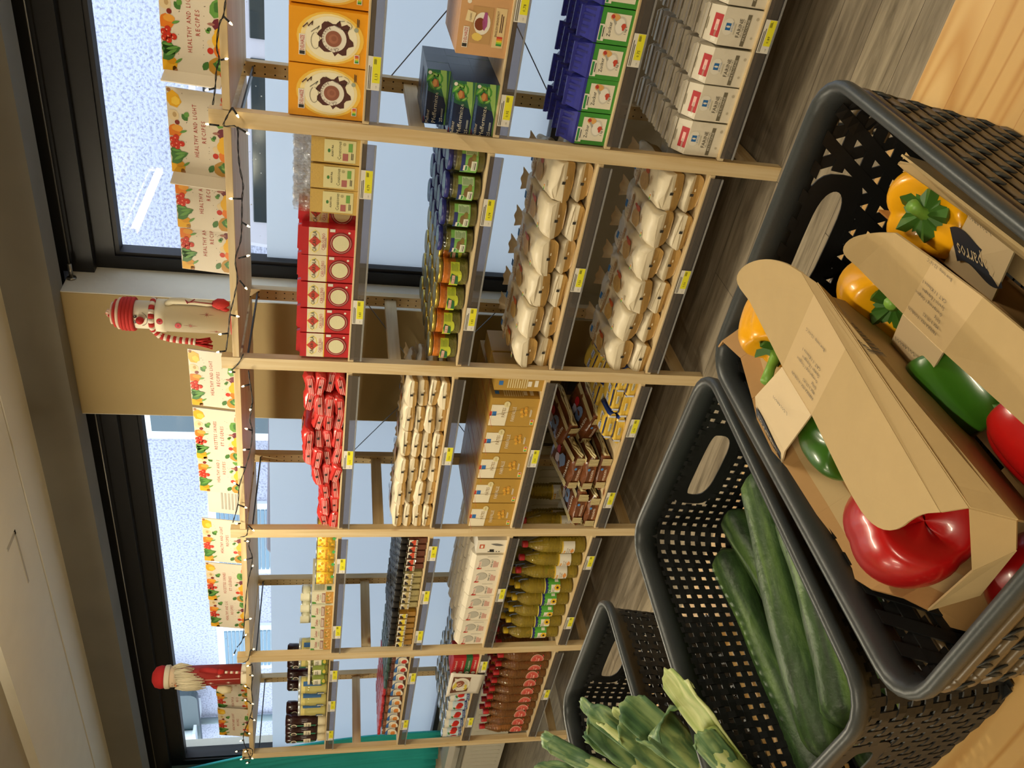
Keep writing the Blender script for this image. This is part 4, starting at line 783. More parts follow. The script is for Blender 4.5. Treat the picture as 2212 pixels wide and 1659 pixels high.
# --- oil bottles
def bottle(name, prof, liquid, cap_m, cap_prof, art=None, handle=None, seg=18, shell=None, hn='cap'):
    b = MB(); b.lathe(prof, seg, liquid); parts = dict(bottle=b)
    c_ = MB(); c_.lathe(cap_prof, 14, cap_m); parts[hn] = c_
    if art: p = MB(); art(p); parts['label_sleeve'] = p
    if handle: parts['handle'] = handle
    return proto(name, **parts)
def oilmat(h, tr=.35, hd=None):
    hd = hd or h; key = ('oil', h)
    if key in MATS: return MATS[key]
    m = bpy.data.materials.new('oil'); nt, n, l = nodes(m); n.clear(); out = n.new('ShaderNodeOutputMaterial')
    t = n.new('ShaderNodeBsdfTransparent'); t.inputs[0].default_value = lin(h); d = n.new('ShaderNodeBsdfDiffuse'); d.inputs[0].default_value = lin(hd); g = n.new('ShaderNodeBsdfGlossy'); g.inputs['Roughness'].default_value = .06
    a = n.new('ShaderNodeMixShader'); a.inputs[0].default_value = 1-tr; l.new(t.outputs[0], a.inputs[1]); l.new(d.outputs[0], a.inputs[2])
    fr = n.new('ShaderNodeFresnel'); fr.inputs[0].default_value = 1.5; tc = n.new('ShaderNodeTexCoord'); no = n.new('ShaderNodeTexWave'); no.bands_direction = 'Z'; no.inputs['Scale'].default_value = 22; no.inputs['Distortion'].default_value = 6; l.new(tc.outputs['Object'], no.inputs[0])
    bp = n.new('ShaderNodeBump'); bp.inputs['Strength'].default_value = .5; bp.inputs['Distance'].default_value = .003; l.new(no.outputs['Fac'], bp.inputs['Height']); l.new(bp.outputs[0], fr.inputs['Normal']); l.new(bp.outputs[0], g.inputs['Normal'])
    b = n.new('ShaderNodeMixShader'); l.new(fr.outputs[0], b.inputs[0]); l.new(a.outputs[0], b.inputs[1]); l.new(g.outputs[0], b.inputs[2]); l.new(b.outputs[0], out.inputs[0]); MATS[key] = m; return m
def ribbed(r, z0, z1, n, d=.0016): return [(r-(d if i % 2 else 0), z0+(z1-z0)*i/n) for i in range(n+1)]
OIL = oilmat('#f6ea90', .60, '#bfa436'); ROSE = oilmat('#f4c48a', .62, '#a06a34')
pr1 = [(.030, 0), (.040, .006)]+ribbed(.042, .012, .050, 5)+[(.042, .055), (.042, .112)]+ribbed(.040, .120, .185, 9, .003)+[(.036, .205), (.026, .235), (.014, .262), (.0125, .272)]
def mx_art(p):
    p.rect(-.050, .050, .110, .116, -.0002, mat('#d9b53a')); p.rect(-.050, .050, .056, .110, -.0002, mat('#ddd8cb', .5))
    for i in range(3): p.ell(-.022+i*.011, .102, .0045, .0045, -.0006, mat('#dc9a2c'), 10)
    p.text('HUILE POUR', 0, .090, .006, -.0006, mat('#7d5a2a'), w=.036); p.text('FRITURE', 0, .081, .006, -.0006, mat('#7d5a2a'), w=.026); p.ell(.0, .068, .014, .008, -.0006, mat('#d9904a'), 9, .2); p.ell(-.020, .064, .004, .004, -.0006, INK, 8); p.wrap(.0428)
hd = MB(); hd.tube([(.013, 0, .262), (.020, -.004, .244), (.026, -.006, .226), (.034, -.008, .206)], .0022, clear('#e6e8f2', .3, .05, .5), 6)
pmo = bottle('oil_bottle', pr1, OIL, mat('#b8242a', .35), [(.0145, .268), (.0155, .270), (.0155, .290), (.013, .293)], mx_art, hd); z = z_of(3, 0)
row(pmo, 'oil bottle', 'red-capped frying oil bottles', [-2.008, -1.918, -1.830], [.052], z, 'tall frying oil bottle with red cap', jr=.15)
pmo.place((-1.780, .15, z), .2, 'tall frying oil bottle with red cap half hidden by the pine upright at the back', 'oil bottle', 'red-capped frying oil bottles')
for i, x in enumerate((-1.87, -1.78)): pmo.place((x, .26+i*.08, z), .4, 'tall frying oil bottle with red cap at the back, %s of two' % ('front', 'rear')[i], 'oil bottle', 'red-capped frying oil bottles')
pr2 = [(.030, 0), (.040, .006)]+ribbed(.041, .012, .060, 5)+[(.041, .064), (.041, .128)]+ribbed(.041, .134, .190, 6)+[(.039, .205), (.030, .230), (.016, .250), (.0135, .258)]
def sf_art(p):
    G = mat('#57a83a', .5); p.rect(-.056, .056, .066, .134, -.0002, G); Nv = mat('#26286e', .5)
    for i in range(14): q = -.056+i*.008; p.prism([(q, .122+.006*(i % 2)), (q+.008, .122+.006*((i+1) % 2)), (q+.008, .140), (q, .140)], -.0008, -.0003, Nv)
    p.rect(-.056, .056, .137, .1415, -.0012, mat('#d8cf5a')); p.rect(-.018, .024, .066, .110, -.001, WHITE); p.rect(-.022, -.002, .108, .120, -.0016, WHITE); p.rect(-.020, -.004, .111, .118, -.002, mat('#2f8a45')); p.text('Sonnen', -.004, .104, .006, -.0014, INK, w=.022); p.text('blumenöl', -.002, .097, .006, -.0014, INK, w=.028)
    for k in range(12): a = k*pi/6; p.leaf(.010+.010*cos(a), .080+.010*sin(a), .013, .007, a, -.0018, mat('#e6b81c'))
    p.ell(.010, .080, .006, .006, -.0022, mat('#3c2410'), 10); p.rect(.036, .050, .074, .092, -.0012, WHITE); p.wrap(.0418)
hb = MB(); hb.tube([(.014, 0, .252), (.026, -.002, .262), (.034, -.004, .250), (.036, -.004, .228), (.032, -.002, .214)], .0028, clear('#b7cdf0', .45, .1, .5, '#9fb8e0'), 6)
psf = bottle('oil_bottle', pr2, OIL, mat('#d9b81c', .4), [(.0155, .254), (.0165, .256), (.0165, .274), (.014, .277)], sf_art, hb)
for r_ in range(4): row(psf, 'oil bottle', 'yellow-capped sunflower oil bottles', [-2.468, -2.382, -2.296, -2.208, -2.120][:5 if r_ < 2 else 4], [.056+r_*.088], z, 'sunflower oil bottle with yellow cap', rows=[ROW[r_]], jr=.35)
# --- vinegar bottles with round red labels
pr3 = [(.028, 0), (.035, .005)]+ribbed(.037, .012, .045, 4)+[(.037, .048), (.037, .095)]+ribbed(.0365, .100, .160, 8, .003)+[(.037, .172), (.034, .185), (.022, .225), (.0125, .250), (.012, .254)]
def ro_art(p):
    p.ell(0, .076, .030, .034, -.0003, mat('#e3c8b4', .5), 24); p.ell(0, .076, .0275, .0315, -.0006, mat('#c23f36', .4), 24); p.ell(0, .076, .0235, .027, -.0009, mat('#e0b8a4', .5), 22); p.ell(0, .076, .0225, .026, -.0012, mat('#c2483c', .4), 22)
    p.text('Alcool', 0, .082, .008, -.0015, mat('#f0d8c8'), w=.030); p.lines(-.016, .016, .064, .072, 2, -.0015, mat('#f0d8c8')); p.prism([(.012, .046), (.030, .050), (.026, .042)], -.0016, -.0003, mat('#c23f36')); p.wrap(.0376)
pro = bottle('vinegar_bottle', pr3, ROSE, mat('#c8262c', .35), [(.0140, .248), (.0145, .250), (.0145, .276), (.0125, .278)], ro_art); z = z_of(4, 0)
for r_ in range(4): row(pro, 'bottle', 'amber vinegar bottles', [-3.335+i*.0745 for i in range(r_, 10)] if r_ < 3 else [-3.335+i*.0745 for i in range(5, 10)], [.048+r_*.078], z, 'amber bottle with red cap and round red label', rows=[ROW[r_]], jr=.2)
# --- fifth bay, top shelf
z = z_of(4, 3)
def kt():
    D_ = mat('#2e1213', .22, var=.2); b = MB(); b.lathe([(.018, .040), (.030, .044), (.034, .060), (.034, .100), (.029, .118), (.029, .140), (.033, .155), (.034, .195), (.026, .203), (.0, .204)], 20, D_); c_ = MB(); c_.lathe([(.028, 0), (.030, .002), (.030, .038), (.026, .040)], 18, mat('#d8cba8', .5))
    p = MB(); p.rect(-.006, .006, .050, .180, -.0002, mat('#2c7a5c')); p.rect(-.014, .020, .074, .110, -.001, mat('#d8ceb4')); p.text('KETCHUP', .003, .096, .006, -.0014, INK, w=.026); p.lines(-.01, .016, .080, .088, 2, -.0014, INK); p.ell(0, .160, .013, .016, -.001, mat('#d8ceb4'), 16); p.ell(0, .160, .009, .011, -.0014, mat('#4a3a34'), 14); p.wrap(.0345); return proto('sauce_bottle', bottle=b, cap=c_, label_print=p)
pk_ = kt(); row(pk_, 'sauce bottle', 'dark sauce bottles standing on their caps', [-3.318, -3.240, -3.162], [.044, .118], z, 'dark sauce bottle upside down on a cream cap')
for i in range(4): pk_.place((-3.08+i*.10, .20, z), 0, 'dark sauce bottle behind the mayonnaise jars, %s' % ORD[i], 'sauce bottle', 'dark sauce bottles standing on their caps')
def mayo():
    r, h = .046, .130; b = MB(); b.v = []; lb = MB(); lb.rect(-.034, .0, .020, .052, -.0006, mat('#2c5f96', .5)); lb.rect(-.040, -.004, .016, .047, -.001, mat('#d9d4c4')); lb.text('MAYO', -.022, .036, .007, -.0014, INK, w=.026); lb.lines(-.036, -.008, .020, .030, 2, -.0014, INK); lb.rect(.040, .062, .03, .118, -.0006, mat('#2c5f96')); lb.wrap(r+.0006)
    return jar('mayonnaise_jar', r, h, mat('#d8c878', .35), mat('#ced3cf', .3, .5), .041, .012, lb, fill_top=.97, sh=.62, neck=.86)
pmy = mayo(); row(pmy, 'jar', 'mayonnaise jars', [-3.060, -2.965, -2.862], [.052], z, 'pale yellow mayonnaise jar with blue corner label'); row(pmy, 'jar', 'mayonnaise jars', [-2.78, -2.68], [.150], z+.004, 'pale yellow mayonnaise jar behind the green jars', rows=[''])
def pesto():
    r, h = .038, .088; lb = MB(); lb.rect(-.050, .050, .020, .074, -.0003, mat('#7c8a34', .5)); lb.rect(-.024, .022, .036, .072, -.001, mat('#dad4bc')); lb.text('GRÜNE', 0, .062, .007, -.0014, INK, w=.028); lb.text('BOHNEN', 0, .053, .007, -.0014, INK, w=.032); lb.ell(.0, .026, .020, .010, -.001, mat('#4f7a2c'), 10, .2); lb.ell(.012, .022, .012, .008, -.0014, mat('#c8b23c'), 8, .2); lb.wrap(r+.0006)
    return jar('preserve_jar', r, h, mat('#8f8a3c', .4, var=.3, bump=.5, scale=80), mat('#e0d7bb', .4), .037, .010, lb, neck=.9, sh=.85)
pps = pesto(); row(pps, 'jar', 'green preserve jars', [-2.780, -2.700, -2.620], [.046], z, 'green preserve jar with cream lid')
# --- jams
z = z_of(4, 2)
def jam(fruit, fill, lid, lids):
    r, h = .0335, .094; lb = MB(); lb.rect(-.040, .040, .014, .066, -.0003, mat('#c9c6bc', .5)); lb.ell(0, .036, .032, .034, -.0007, mat('#24436e', .5), 20); lb.ell(0, .034, .030, .031, -.001, mat('#d8d0bc', .5), 20); lb.prism([(-.022, .054), (.022, .054), (.016, .066), (-.016, .066)], -.0018, -.0014, mat('#2c62a4')); lb.text('Confiture', 0, .047, .006, -.0016, INK, w=.034); lb.ell(.003, .026, .015, .014, -.0016, fruit, 10, .15); lb.ell(-.008, .024, .007, .008, -.002, fruit, 8, .2); lb.wrap(r+.0006)
    return jar('jam_jar', r, h, fill, lid, .032, .013, lb, neck=.9, sh=.84, lid_side=lids, seg=16)
j1 = jam(mat('#b8322a', .4), mat('#5c1a16', .25, var=.2), mat('#4e6a6e', .35), mat('#26403c', .4)); j2 = jam(mat('#c77a34', .4), mat('#8a441c', .25, var=.2), mat('#c02a3c', .3), mat('#a8202c', .3))
for r_ in range(5): row(j1, 'jam jar', 'strawberry jam jars', [-2.850, -2.778, -2.706, -2.636], [.042+r_*.070], z, 'red jam jar with dark green lid', rows=[ROW[r_]]); row(j2, 'jam jar', 'apricot jam jars', [-3.322, -3.249, -3.176, -3.103, -3.030, -2.945][:6], [.042+r_*.070+(.02 if r_ == 0 else 0)], z+.0, 'amber jam jar with red lid', rows=[ROW[r_]])
# --- tomato tins, cartons and the hanging card
z = z_of(4, 1)
def tm_art(p):
    p.rect(-.060, .060, .006, .020, -.0003, mat('#1f3f7c')); p.rect(-.060, .060, .020, .100, -.0001, mat('#b9cbd2', .45)); p.rect(-.060, .060, .084, .106, -.0005, mat('#d6d2c4'))
    for q in (-.025, .020): p.ell(q, .052, .013, .019, -.0009, mat('#c2261c', .3), 14); p.ell(q+.012, .044, .012, .017, -.0012, mat('#a81c16', .3), 14); p.ell(q+.004, .068, .006, .004, -.0015, mat('#e8c8b8'), 8); p.leaf(q-.008, .074, .02, .010, .6, -.0015, mat('#3c7a2c'))
    p.text('PELATI', 0, .013, .008, -.0007, WHITE, w=.04); p.text('PELATI', .036, .013, .006, -.0007, WHITE, w=.02)
ptm = tin('tomato_tin', .041, .109, mat('#aebec6', .4), tm_art)
for r_ in range(5): row(ptm, 'tin', 'peeled tomato tins', [-3.328, -3.242, -3.156, -3.070, -2.984], [.046+r_*.086], z, 'peeled tomato tin', rows=[ROW[r_]], jr=.3)
for r_ in range(3): row(ptm, 'tin', 'peeled tomato tins', [-2.88, -2.79, -2.70][:3], [.17+r_*.086], z, 'peeled tomato tin behind the red cartons', rows=[('nearest', 'in the middle', 'at the back')[r_]], jr=.3)
def tube_box(top, nm, w_='Doubles'):
    b = MB(); b.box(-.075, .075, 0, .05, 0, .032, mat(top, .4)); p = MB(); p.text(w_, .012, .016, .012, -.0006, WHITE, w=.075); p.ell(-.052, .016, .012, .012, -.0006, mat('#2c7a44'), 12); p.ell(-.052, .016, .010, .010, -.0009, WHITE, 12); p.text('S', -.052, .016, .012, -.0012, mat('#2c7a44')); return proto(nm, carton=b, print=p)
c1 = tube_box('#b3242a', 'sauce_carton', 'Schmand'); c2 = tube_box('#2c6a3c', 'sauce_carton', 'Concentré')
for h_ in range(4):
    for r_ in range(2): (c2 if h_ == 1 else c1).place((-2.700, .012+r_*.055, z+h_*.0325), jitter(.03), 'narrow %s carton with white lettering, %s in its stack, %s' % ('green' if h_ == 1 else 'red', TIER[h_], ROW[r_]), 'carton', 'stacked red and green cartons')
cd = empty('photo_card', (-2.80, -.012, .585)); b = MB(); V = []; 
for j in range(9):
    for i in range(9): u, v_ = i/8, j/8; V.append((-.078+.165*u-.030*(1-v_), -.0005-.030*v_*v_*(1-u)+.0, .006+.178*v_-.012*u))
b.add(V, [(j*9+i, j*9+i+1, (j+1)*9+i+1, (j+1)*9+i) for j in range(8) for i in range(8)], mat('#ddd6c9', .4), True); b.build('paper', cd, solid=.0008)
p = MB()
def warp(p):
    p.v = [((lambda u, v_: (-.078+.165*u-.030*(1-v_), -.0005-.030*v_*v_*(1-u)-.0014+a[1], .006+.178*v_-.012*u))((a[0]+.5), (a[2]))) for a in p.v]
p.rect(-.36, .34, .38, .90, 0, mat('#6a3f2a', .4)); p.ell(-.02, .62, .33, .26, -.0006, mat('#e6e0d0', .3), 26); p.ell(-.02, .62, .25, .20, -.001, mat('#d2ccbc', .3), 22); p.ell(.03, .66, .15, .13, -.0014, mat('#8a4a34', .4), 14, .1); p.ell(.0, .68, .09, .07, -.0018, mat('#dcb8a4', .4), 12, .2); p.ell(-.05, .80, .14, .06, -.0018, mat('#d9c44a', .4), 12, .3); p.ell(-.12, .47, .13, .05, -.0018, mat('#d9c44a', .4), 12, .3)
warp(p); p.build('photo', cd); tag(cd, 'white card picturing a plated dish, taped to the shelf edge by the red cartons', 'card')
# ------------------------------------------------------------ on top of the shelves
def booklet(lang, spine=False, seed=1):
    random.seed(seed); W, H = .256, .166; b = MB(); b.box(-W/2, W/2, 0, .004, 0, H, mat('#d9cfbd', .3)); p = MB(); y = -.0006
    Yp = mat('#e0a824', .3); Or = mat('#dd7a26', .3); G1 = mat('#3a6e2c', .4); G2 = mat('#5f9440', .4); Rd = mat('#c2301f', .3); Cr = mat('#dcc79c', .5); Br = mat('#9a6a3e', .5); On = mat('#6d2434', .35); Dk = mat('#7a1c12', .4)
    def clip(c, lo, hi): return max(lo, min(hi, c))
    n0 = 0
    p.ell(-.112, .150, .020, .024, y, Yp, 10, .12); p.ell(-.100, .140, .010, .015, y-.0003, mat('#cf9218', .3), 9, .1); p.leaf(-.098, .121, .026, .007, -.9, y-.0004, G2); p.ell(-.122, .132, .008, .008, y, Br, 8, .2)
    for a_ in ((-.085, .146, .045, .026, -.9), (-.072, .138, .052, .024, -1.2), (-.060, .150, .040, .022, -1.7), (-.068, .154, .03, .02, -.5)): p.leaf(*a_, y-.0006, G1)
    for a_ in ((-.078, .140, .040, .009, -1.0), (-.066, .136, .038, .008, -1.3), (-.058, .148, .030, .007, -1.6)): p.leaf(*a_, y-.0009, G2)
    for a_ in ((-.042, .156), (-.034, .143), (-.026, .157), (-.046, .145), (-.036, .131), (-.018, .146)): p.ell(*a_, .0085, .0085, y-.0010, Rd, 12); p.ell(a_[0]-.002, a_[1]+.003, .0025, .0025, y-.0013, mat('#e8937a'), 6)
    p.ell(.002, .150, .018, .022, y, Or, 10, .12); p.ell(.010, .140, .010, .016, y-.0003, mat('#e09a30'), 9, .1); p.leaf(.002, .124, .024, .007, -1.2, y-.0004, G2); p.ell(.028, .140, .007, .007, y-.0006, Dk, 10)
    p.ell(.048, .150, .017, .017, y, Cr, 10, .12); p.ell(.050, .146, .008, .006, y-.0003, mat('#b99a68'), 8); p.leaf(.045, .118, .024, .017, .7, y-.0004, G1); p.leaf(.054, .112, .018, .015, -.5, y-.0006, G2); p.ell(.095, .148, .025, .023, y, Yp, 7, .12); p.ell(.090, .140, .014, .014, y-.0003, mat('#ebc247', .3), 6, .1); p.ell(.120, .158, .006, .006, y, Br, 8)
    p.ell(-.100, .018, .024, .022, y, mat('#b3842c', .35), 12, .08); p.ell(-.096, .012, .016, .014, y-.0003, G1, 9, .25); p.leaf(-.094, .014, .026, .007, .4, y-.0006, G2); p.leaf(-.098, .008, .022, .007, 1.4, y-.0008, mat('#8dbb6a')); p.leaf(-.102, .048, .028, .017, -.5, y-.0005, G1); p.ell(-.122, .004, .010, .006, y-.0003, Rd, 8)
    p.ell(-.058, .010, .020, .016, y, Or, 10, .1); p.ell(-.030, .012, .020, .018, y-.0003, mat('#e3b02c', .3), 10, .1); p.ell(-.060, .034, .0085, .0085, y-.0003, Rd, 14); p.ell(-.040, .030, .012, .012, y, Cr, 9, .15); p.ell(-.012, .008, .016, .014, y-.0006, mat('#e3b02c', .3), 10, .1)
    p.ell(.010, .012, .016, .016, y, On, 10, .06); p.leaf(.010, .030, .022, .008, 1.6, y-.0003, mat('#a06a5c')); p.leaf(-.010, .040, .014, .010, 1.0, y-.0004, G2); p.leaf(-.004, .036, .014, .010, 2.2, y-.0004, G1); p.ell(.052, .014, .024, .020, y, G2, 9, .2); p.ell(.054, .010, .014, .012, y-.0004, G1, 8, .25); p.ell(.090, .008, .014, .009, y, mat('#d98a6a'), 9, .15); p.ell(.112, .006, .010, .007, y, Rd, 8)
    for i in range(16): p.ell(random.uniform(-.12, .12), random.choice((random.uniform(.112, .122), random.uniform(.042, .054))), .0012, .0010, y, mat('#3a2c22'), 5)
    # keep the print inside the page
    p.v = [(max(-W/2+.0008, min(W/2-.0008, a)), b_, max(.0008, min(H-.0008, c_))) for a, b_, c_ in p.v]
    Tm = mat('#a8281e', .45)
    if lang == 'en': p.text('HEALTHY AND LIGHT', .008, .089, .0125, y, Tm, w=.158, spacing=1.25); p.text('RECIPES', .008, .066, .0125, y, Tm, w=.066, spacing=1.25)
    else: p.text('RECETTES SAINES', .0, .089, .0125, y, Tm, w=.140, spacing=1.25); p.text('ET LÉGÈRES', .0, .066, .0125, y, Tm, w=.098, spacing=1.25)
    parts = dict(cover=b, print=p)
    if spine:
        s = MB(); s.T = Matrix.Translation((-W/2, 0, 0))@Matrix.Rotation(R(-118), 4, 'Z'); s.box(0, .045, -.002, .002, 0, H*.97, mat('#d9cfbd', .35)); s.T = s.T; q = MB(); q.T = s.T; q.rect(.010, .040, .125, .150, -.0026, mat('#a8404a')); q.lines(.012, .036, .02, .09, 6, -.0026, mat('#c9bfae')); 
        parts['folded_flap'] = s; parts['flap_print'] = q
    return proto('recipe_booklet', **parts)
BEN = booklet('en', seed=3); BFR = booklet('fr', seed=4); BSP = booklet('en', True, 5); random.seed(11)
TZ = TOPZ+.022
bk = [(BSP, .243, .075, .10, 'nearest the camera, with a folded flap beyond the gap'), (BSP, -.066, .075, .02, 'behind the nearest upright, fully readable, with a folded flap'), (BEN, -.262, .098, .04, 'middle one of the trio leading to the snowman'), (BEN, -.425, .118, .05, 'nearest to the snowman, mostly covered by its neighbour'),
 (BEN, -.990, .085, -.02, 'next to the snowman scarf, fully visible'), (BFR, -1.262, .092, .0, 'with French title in the third bay'), (BEN, -1.452, .108, .02, 'behind the French one in the third bay'), (BEN, -1.850, .085, .03, 'English title, right after the plain leaflet'), (BFR, -2.130, .092, .0, 'with French title in the fourth bay'), (BEN, -2.345, .108, .0, 'half covered, between French one and red figure'),
 (BEN, -2.905, .098, .0, 'behind the mitten of the red figure'), (BEN, -3.075, .116, .0, 'in the middle of the last bay, mostly covered'), (BEN, -3.270, .098, .0, 'at the far end of the shelf top')]
for pr0, x, y, rz, lb in bk:
    c = 0
    pr0.place((x, y, TZ), (R(-8), 0, rz), 'recipe booklet with vegetable cover, %s' % lb, 'booklet', 'recipe booklets along the shelf top')
bl = empty('folded_leaflet', (-1.640, .12, TZ)); MB().box(-.075, .075, 0, .002, 0, .14, mat('#d6d2c6', .5)).build('sheet', bl).rotation_euler = (R(-8), 0, 0); q = MB(); q.lines(-.05, .06, .02, .09, 5, -.001, mat('#a9a59a')); q.build('print', bl).rotation_euler = (R(-8), 0, 0); tag(bl, 'plain white leaflet with grey print between two recipe booklets', 'leaflet')
# snowman
M_FELT = mat('#e8dfc6', .8); M_REDF = mat('#b82c28', .85, bump=.3, scale=300)
sn = empty('snowman_figure', (-.742, .13, TZ), R(12)); b = MB(); b.lathe([(.056, 0), (.058, .008), (.056, .012)], 28, M_REDF); b.build('foot', sn)
b = MB(); b.lathe([(.054, .012), (.054, .225), (.057, .226), (.057, .256), (.048, .258), (.048, .345), (0, .350)], 32, M_FELT); b.build('body', sn)
h = MB(); n = 7
for i in range(n): z0, z1 = .325+i*.0115, .325+(i+1)*.0115; ra = .057*sqrt(max(0.02, 1-(max(0, i-2)/5.2)**2)); rb = .057*sqrt(max(0.02, 1-(max(0, i-1)/5.2)**2)); h.lathe([(ra, z0), (ra+.002, (z0+z1)/2), (rb, z1)], 26, M_REDF if i < 3 or i % 2 else mat('#e0c4ae', .85))
h.build('knit_hat', sn); pm = MB(); rng = random.Random(2)
for i in range(14): a = rng.uniform(0, 6.28); e = rng.uniform(-.3, 1.4); pm.tube([(0, 0, .402), (.016*cos(a)*cos(e), .016*sin(a)*cos(e), .404+.016*sin(e))], .005, M_REDF if i % 2 else mat('#e0c4ae', .85), 6)
pm.build('bobble', sn)
fc = MB(); fc.ell(-.010, .318, .0050, .0058, -.0006, INK, 12); fc.ell(.010, .318, .0050, .0058, -.0006, INK, 12); fc.ell(-.009, .320, .0016, .0016, -.001, WHITE, 6); fc.ell(.011, .320, .0016, .0016, -.001, WHITE, 6)
for i in range(8): a0, a1 = R(200+i*17.5), R(200+(i+1)*17.5); fc.tube([(.026*cos(a0), -.0006, .306+.026*sin(a0)), (.026*cos(a1), -.0006, .306+.026*sin(a1))], .0007, INK, 4)
fc.wrap(.0485); fc.build('face', sn); ns = MB(); ns.tube([(0, -.046, .303), (0, -.055, .302), (0, -.066, .301), (0, -.070, .301)], [.010, .0135, .011, .003], M_REDF, 12); ns.build('nose', sn)
bt = MB()
for u, v_ in ((.0, .240), (-.013, .182)): bt.ell(u, v_, .0105, .0105, -.003, mat('#b3242c', .3), 16); bt.ell(u, v_, .0105, .0105, -.0015, mat('#8a1a20', .3), 16); bt.ell(u, v_, .002, .002, -.0035, INK, 6)
bt.wrap(.0545); bt.build('button', sn)
sf = MB()
for u, v_ in ((.030, .090), (-.012, .142), (-.036, .060)):
    for k in range(4): a = k*pi/4; L = .026 if k == 2 else .010; sf.leaf(u, v_, L*2, .0016, a, -.0006, mat('#9a4a3c'))
sf.wrap(.0542); sf.build('snowflakes', sn)
sc = MB(); Wf = mat('#e3d6c4', .85); k = 22
for i in range(k): a0, a1 = 2*pi*i/k, 2*pi*(i+1)/k; sc.tube([(.052*cos(a0), .052*sin(a0), .268), (.052*cos(a1), .052*sin(a1), .268)], .0095, M_REDF if i % 2 else Wf, 8)
P = [(-.046, -.02, .266), (-.068, -.022, .245), (-.076, -.022, .215), (-.080, -.022, .185), (-.082, -.022, .155), (-.084, -.022, .132)]
for j in range(len(P)-1):
    for q in range(3): a = Vector(P[j]).lerp(Vector(P[j+1]), q/3); b_ = Vector(P[j]).lerp(Vector(P[j+1]), (q+1)/3); sc.tube([a, b_], .012, M_REDF if (j*3+q) % 2 else Wf, 8)
sc.build('scarf', sn); fr = MB()
for i in range(26): fr.tube([(-.084+rng.uniform(-.010, .010), -.022+rng.uniform(-.008, .008), .134), (-.086+rng.uniform(-.022, .020), -.022+rng.uniform(-.012, .012), rng.uniform(.075, .095))], .0022, mat('#b3211f', .9), 4)
fr.build('fringe', sn)
ar = MB(); ar.tube([(.050, -.02, .222), (.064, -.024, .205), (.066, -.024, .170), (.064, -.024, .130), (.062, -.026, .090), (.062, -.026, .065)], [.010, .012, .012, .010, .010, .007], mat('#dcd2b6', .8), 10); ar.build('arm', sn)
mt_ = MB(); mt_.tube([(.062, -.028, .072), (.064, -.030, .055), (.066, -.030, .035), (.066, -.030, .018)], [.010, .019, .017, .006], M_REDF, 12); mt_.tube([(.052, -.034, .045), (.046, -.036, .026), (.047, -.036, .018)], [.008, .007, .003], M_REDF, 8); mt_.build('mitten', sn)
rb_ = MB(); rb_.tube([(.066, -.036, .150), (.070, -.038, .130), (.066, -.038, .070)], .0018, mat('#8a1f2a', .6), 5); rb_.tube([(.062, -.036, .152), (.076, -.040, .158), (.066, -.038, .148), (.080, -.040, .128)], .002, mat('#8a1f2a', .6), 5); rb_.build('ribbon', sn)
tag(sn, 'cream snowman figure with striped red knit hat and scarf on the shelf top', 'figure')
# bearded figure in red
sa = empty('bearded_figure', (-2.758, .06, TZ), R(8)); b = MB(); b.lathe([(.046, 0), (.048, .004), (.046, .030)], 28, M_FELT); b.build('foot', sa); b = MB(); b.lathe([(.048, .030), (.048, .300), (.046, .345), (0, .350)], 30, mat('#9c2a26', .5)); b.build('body', sa)
b = MB()
for u in (-.022, .018): b.rect(u-.0012, u+.0012, .034, .26, -.0005, mat('#dcb0a0'))
for u, v_ in ((-.002, .165), (-.002, .085), (.034, .13), (-.040, .12), (-.040, .05)):
    for k in range(4): a = k*pi/4; b.leaf(u, v_, (.030 if k == 2 else .018), .0018, a, -.0006, mat('#e6cfc0'))
b.wrap(.0482); b.build('snowflakes', sa)
b = MB(); b.lathe([(.0485, .315), (.0485, .352), (.046, .354), (.050, .355)], 26, mat('#d9bfa0', .7)); b.build('face', sa); b = MB(); b.ell(-.008, .338, .002, .002, -.0005, INK, 6); b.ell(.010, .338, .002, .002, -.0005, INK, 6); b.wrap(.0495); b.build('eyes', sa)
b = MB(); b.tube([(0, -.050, .322), (0, -.060, .320)], [.006, .003], mat('#c97a4a', .7), 8); b.build('nose', sa)
b = MB(); b.lathe([(.052, .352), (.055, .356), (.055, .372), (.052, .376)], 28, mat('#ddd2b8', .9)); b.build('hat_brim', sa); b = MB(); b.lathe([(.050, .374), (.054, .395), (.046, .418), (.024, .432), (0, .436)], 26, mat('#b81f20', .85)); b.build('hat', sa)
b = MB(); Bd = mat('#ddd2b4', .95)
for i in range(110):
    a = R(rng.uniform(-115, 115)); z0 = .335-.020*(1-abs(a)/2)+rng.uniform(-.012, .008); L = rng.uniform(.075, .125)*(1.15-abs(a)/3.2); r0 = .051+rng.uniform(0, .006)
    b.tube([(r0*sin(a), -r0*cos(a), z0), ((r0+.010)*sin(a), -(r0+.010)*cos(a), z0-L*.45), ((r0+.006)*sin(a)*.95+rng.uniform(-.006, .006), -(r0+.008)*cos(a), z0-L)], .0024, Bd, 5)
b.build('beard', sa)
b = MB(); b.tube([(.046, -.01, .215), (.058, -.02, .18), (.056, -.028, .14), (.054, -.030, .125)], [.011, .014, .013, .009], mat('#a3221f', .85), 10); b.tube([(.054, -.03, .13), (.056, -.034, .105)], [.014, .010], mat('#b3211f', .9), 10); b.tube([(-.046, -.01, .17), (-.058, -.02, .15), (-.062, -.026, .13)], [.011, .012, .008], mat('#a3221f', .85), 10); b.build('arm', sa)
b = MB(); b.tube([(-.060, -.030, .14), (-.068, -.032, .11), (-.070, -.032, .075)], [.012, .022, .016], mat('#d8cba4', .9), 10); b.build('mitten', sa)
b = MB()
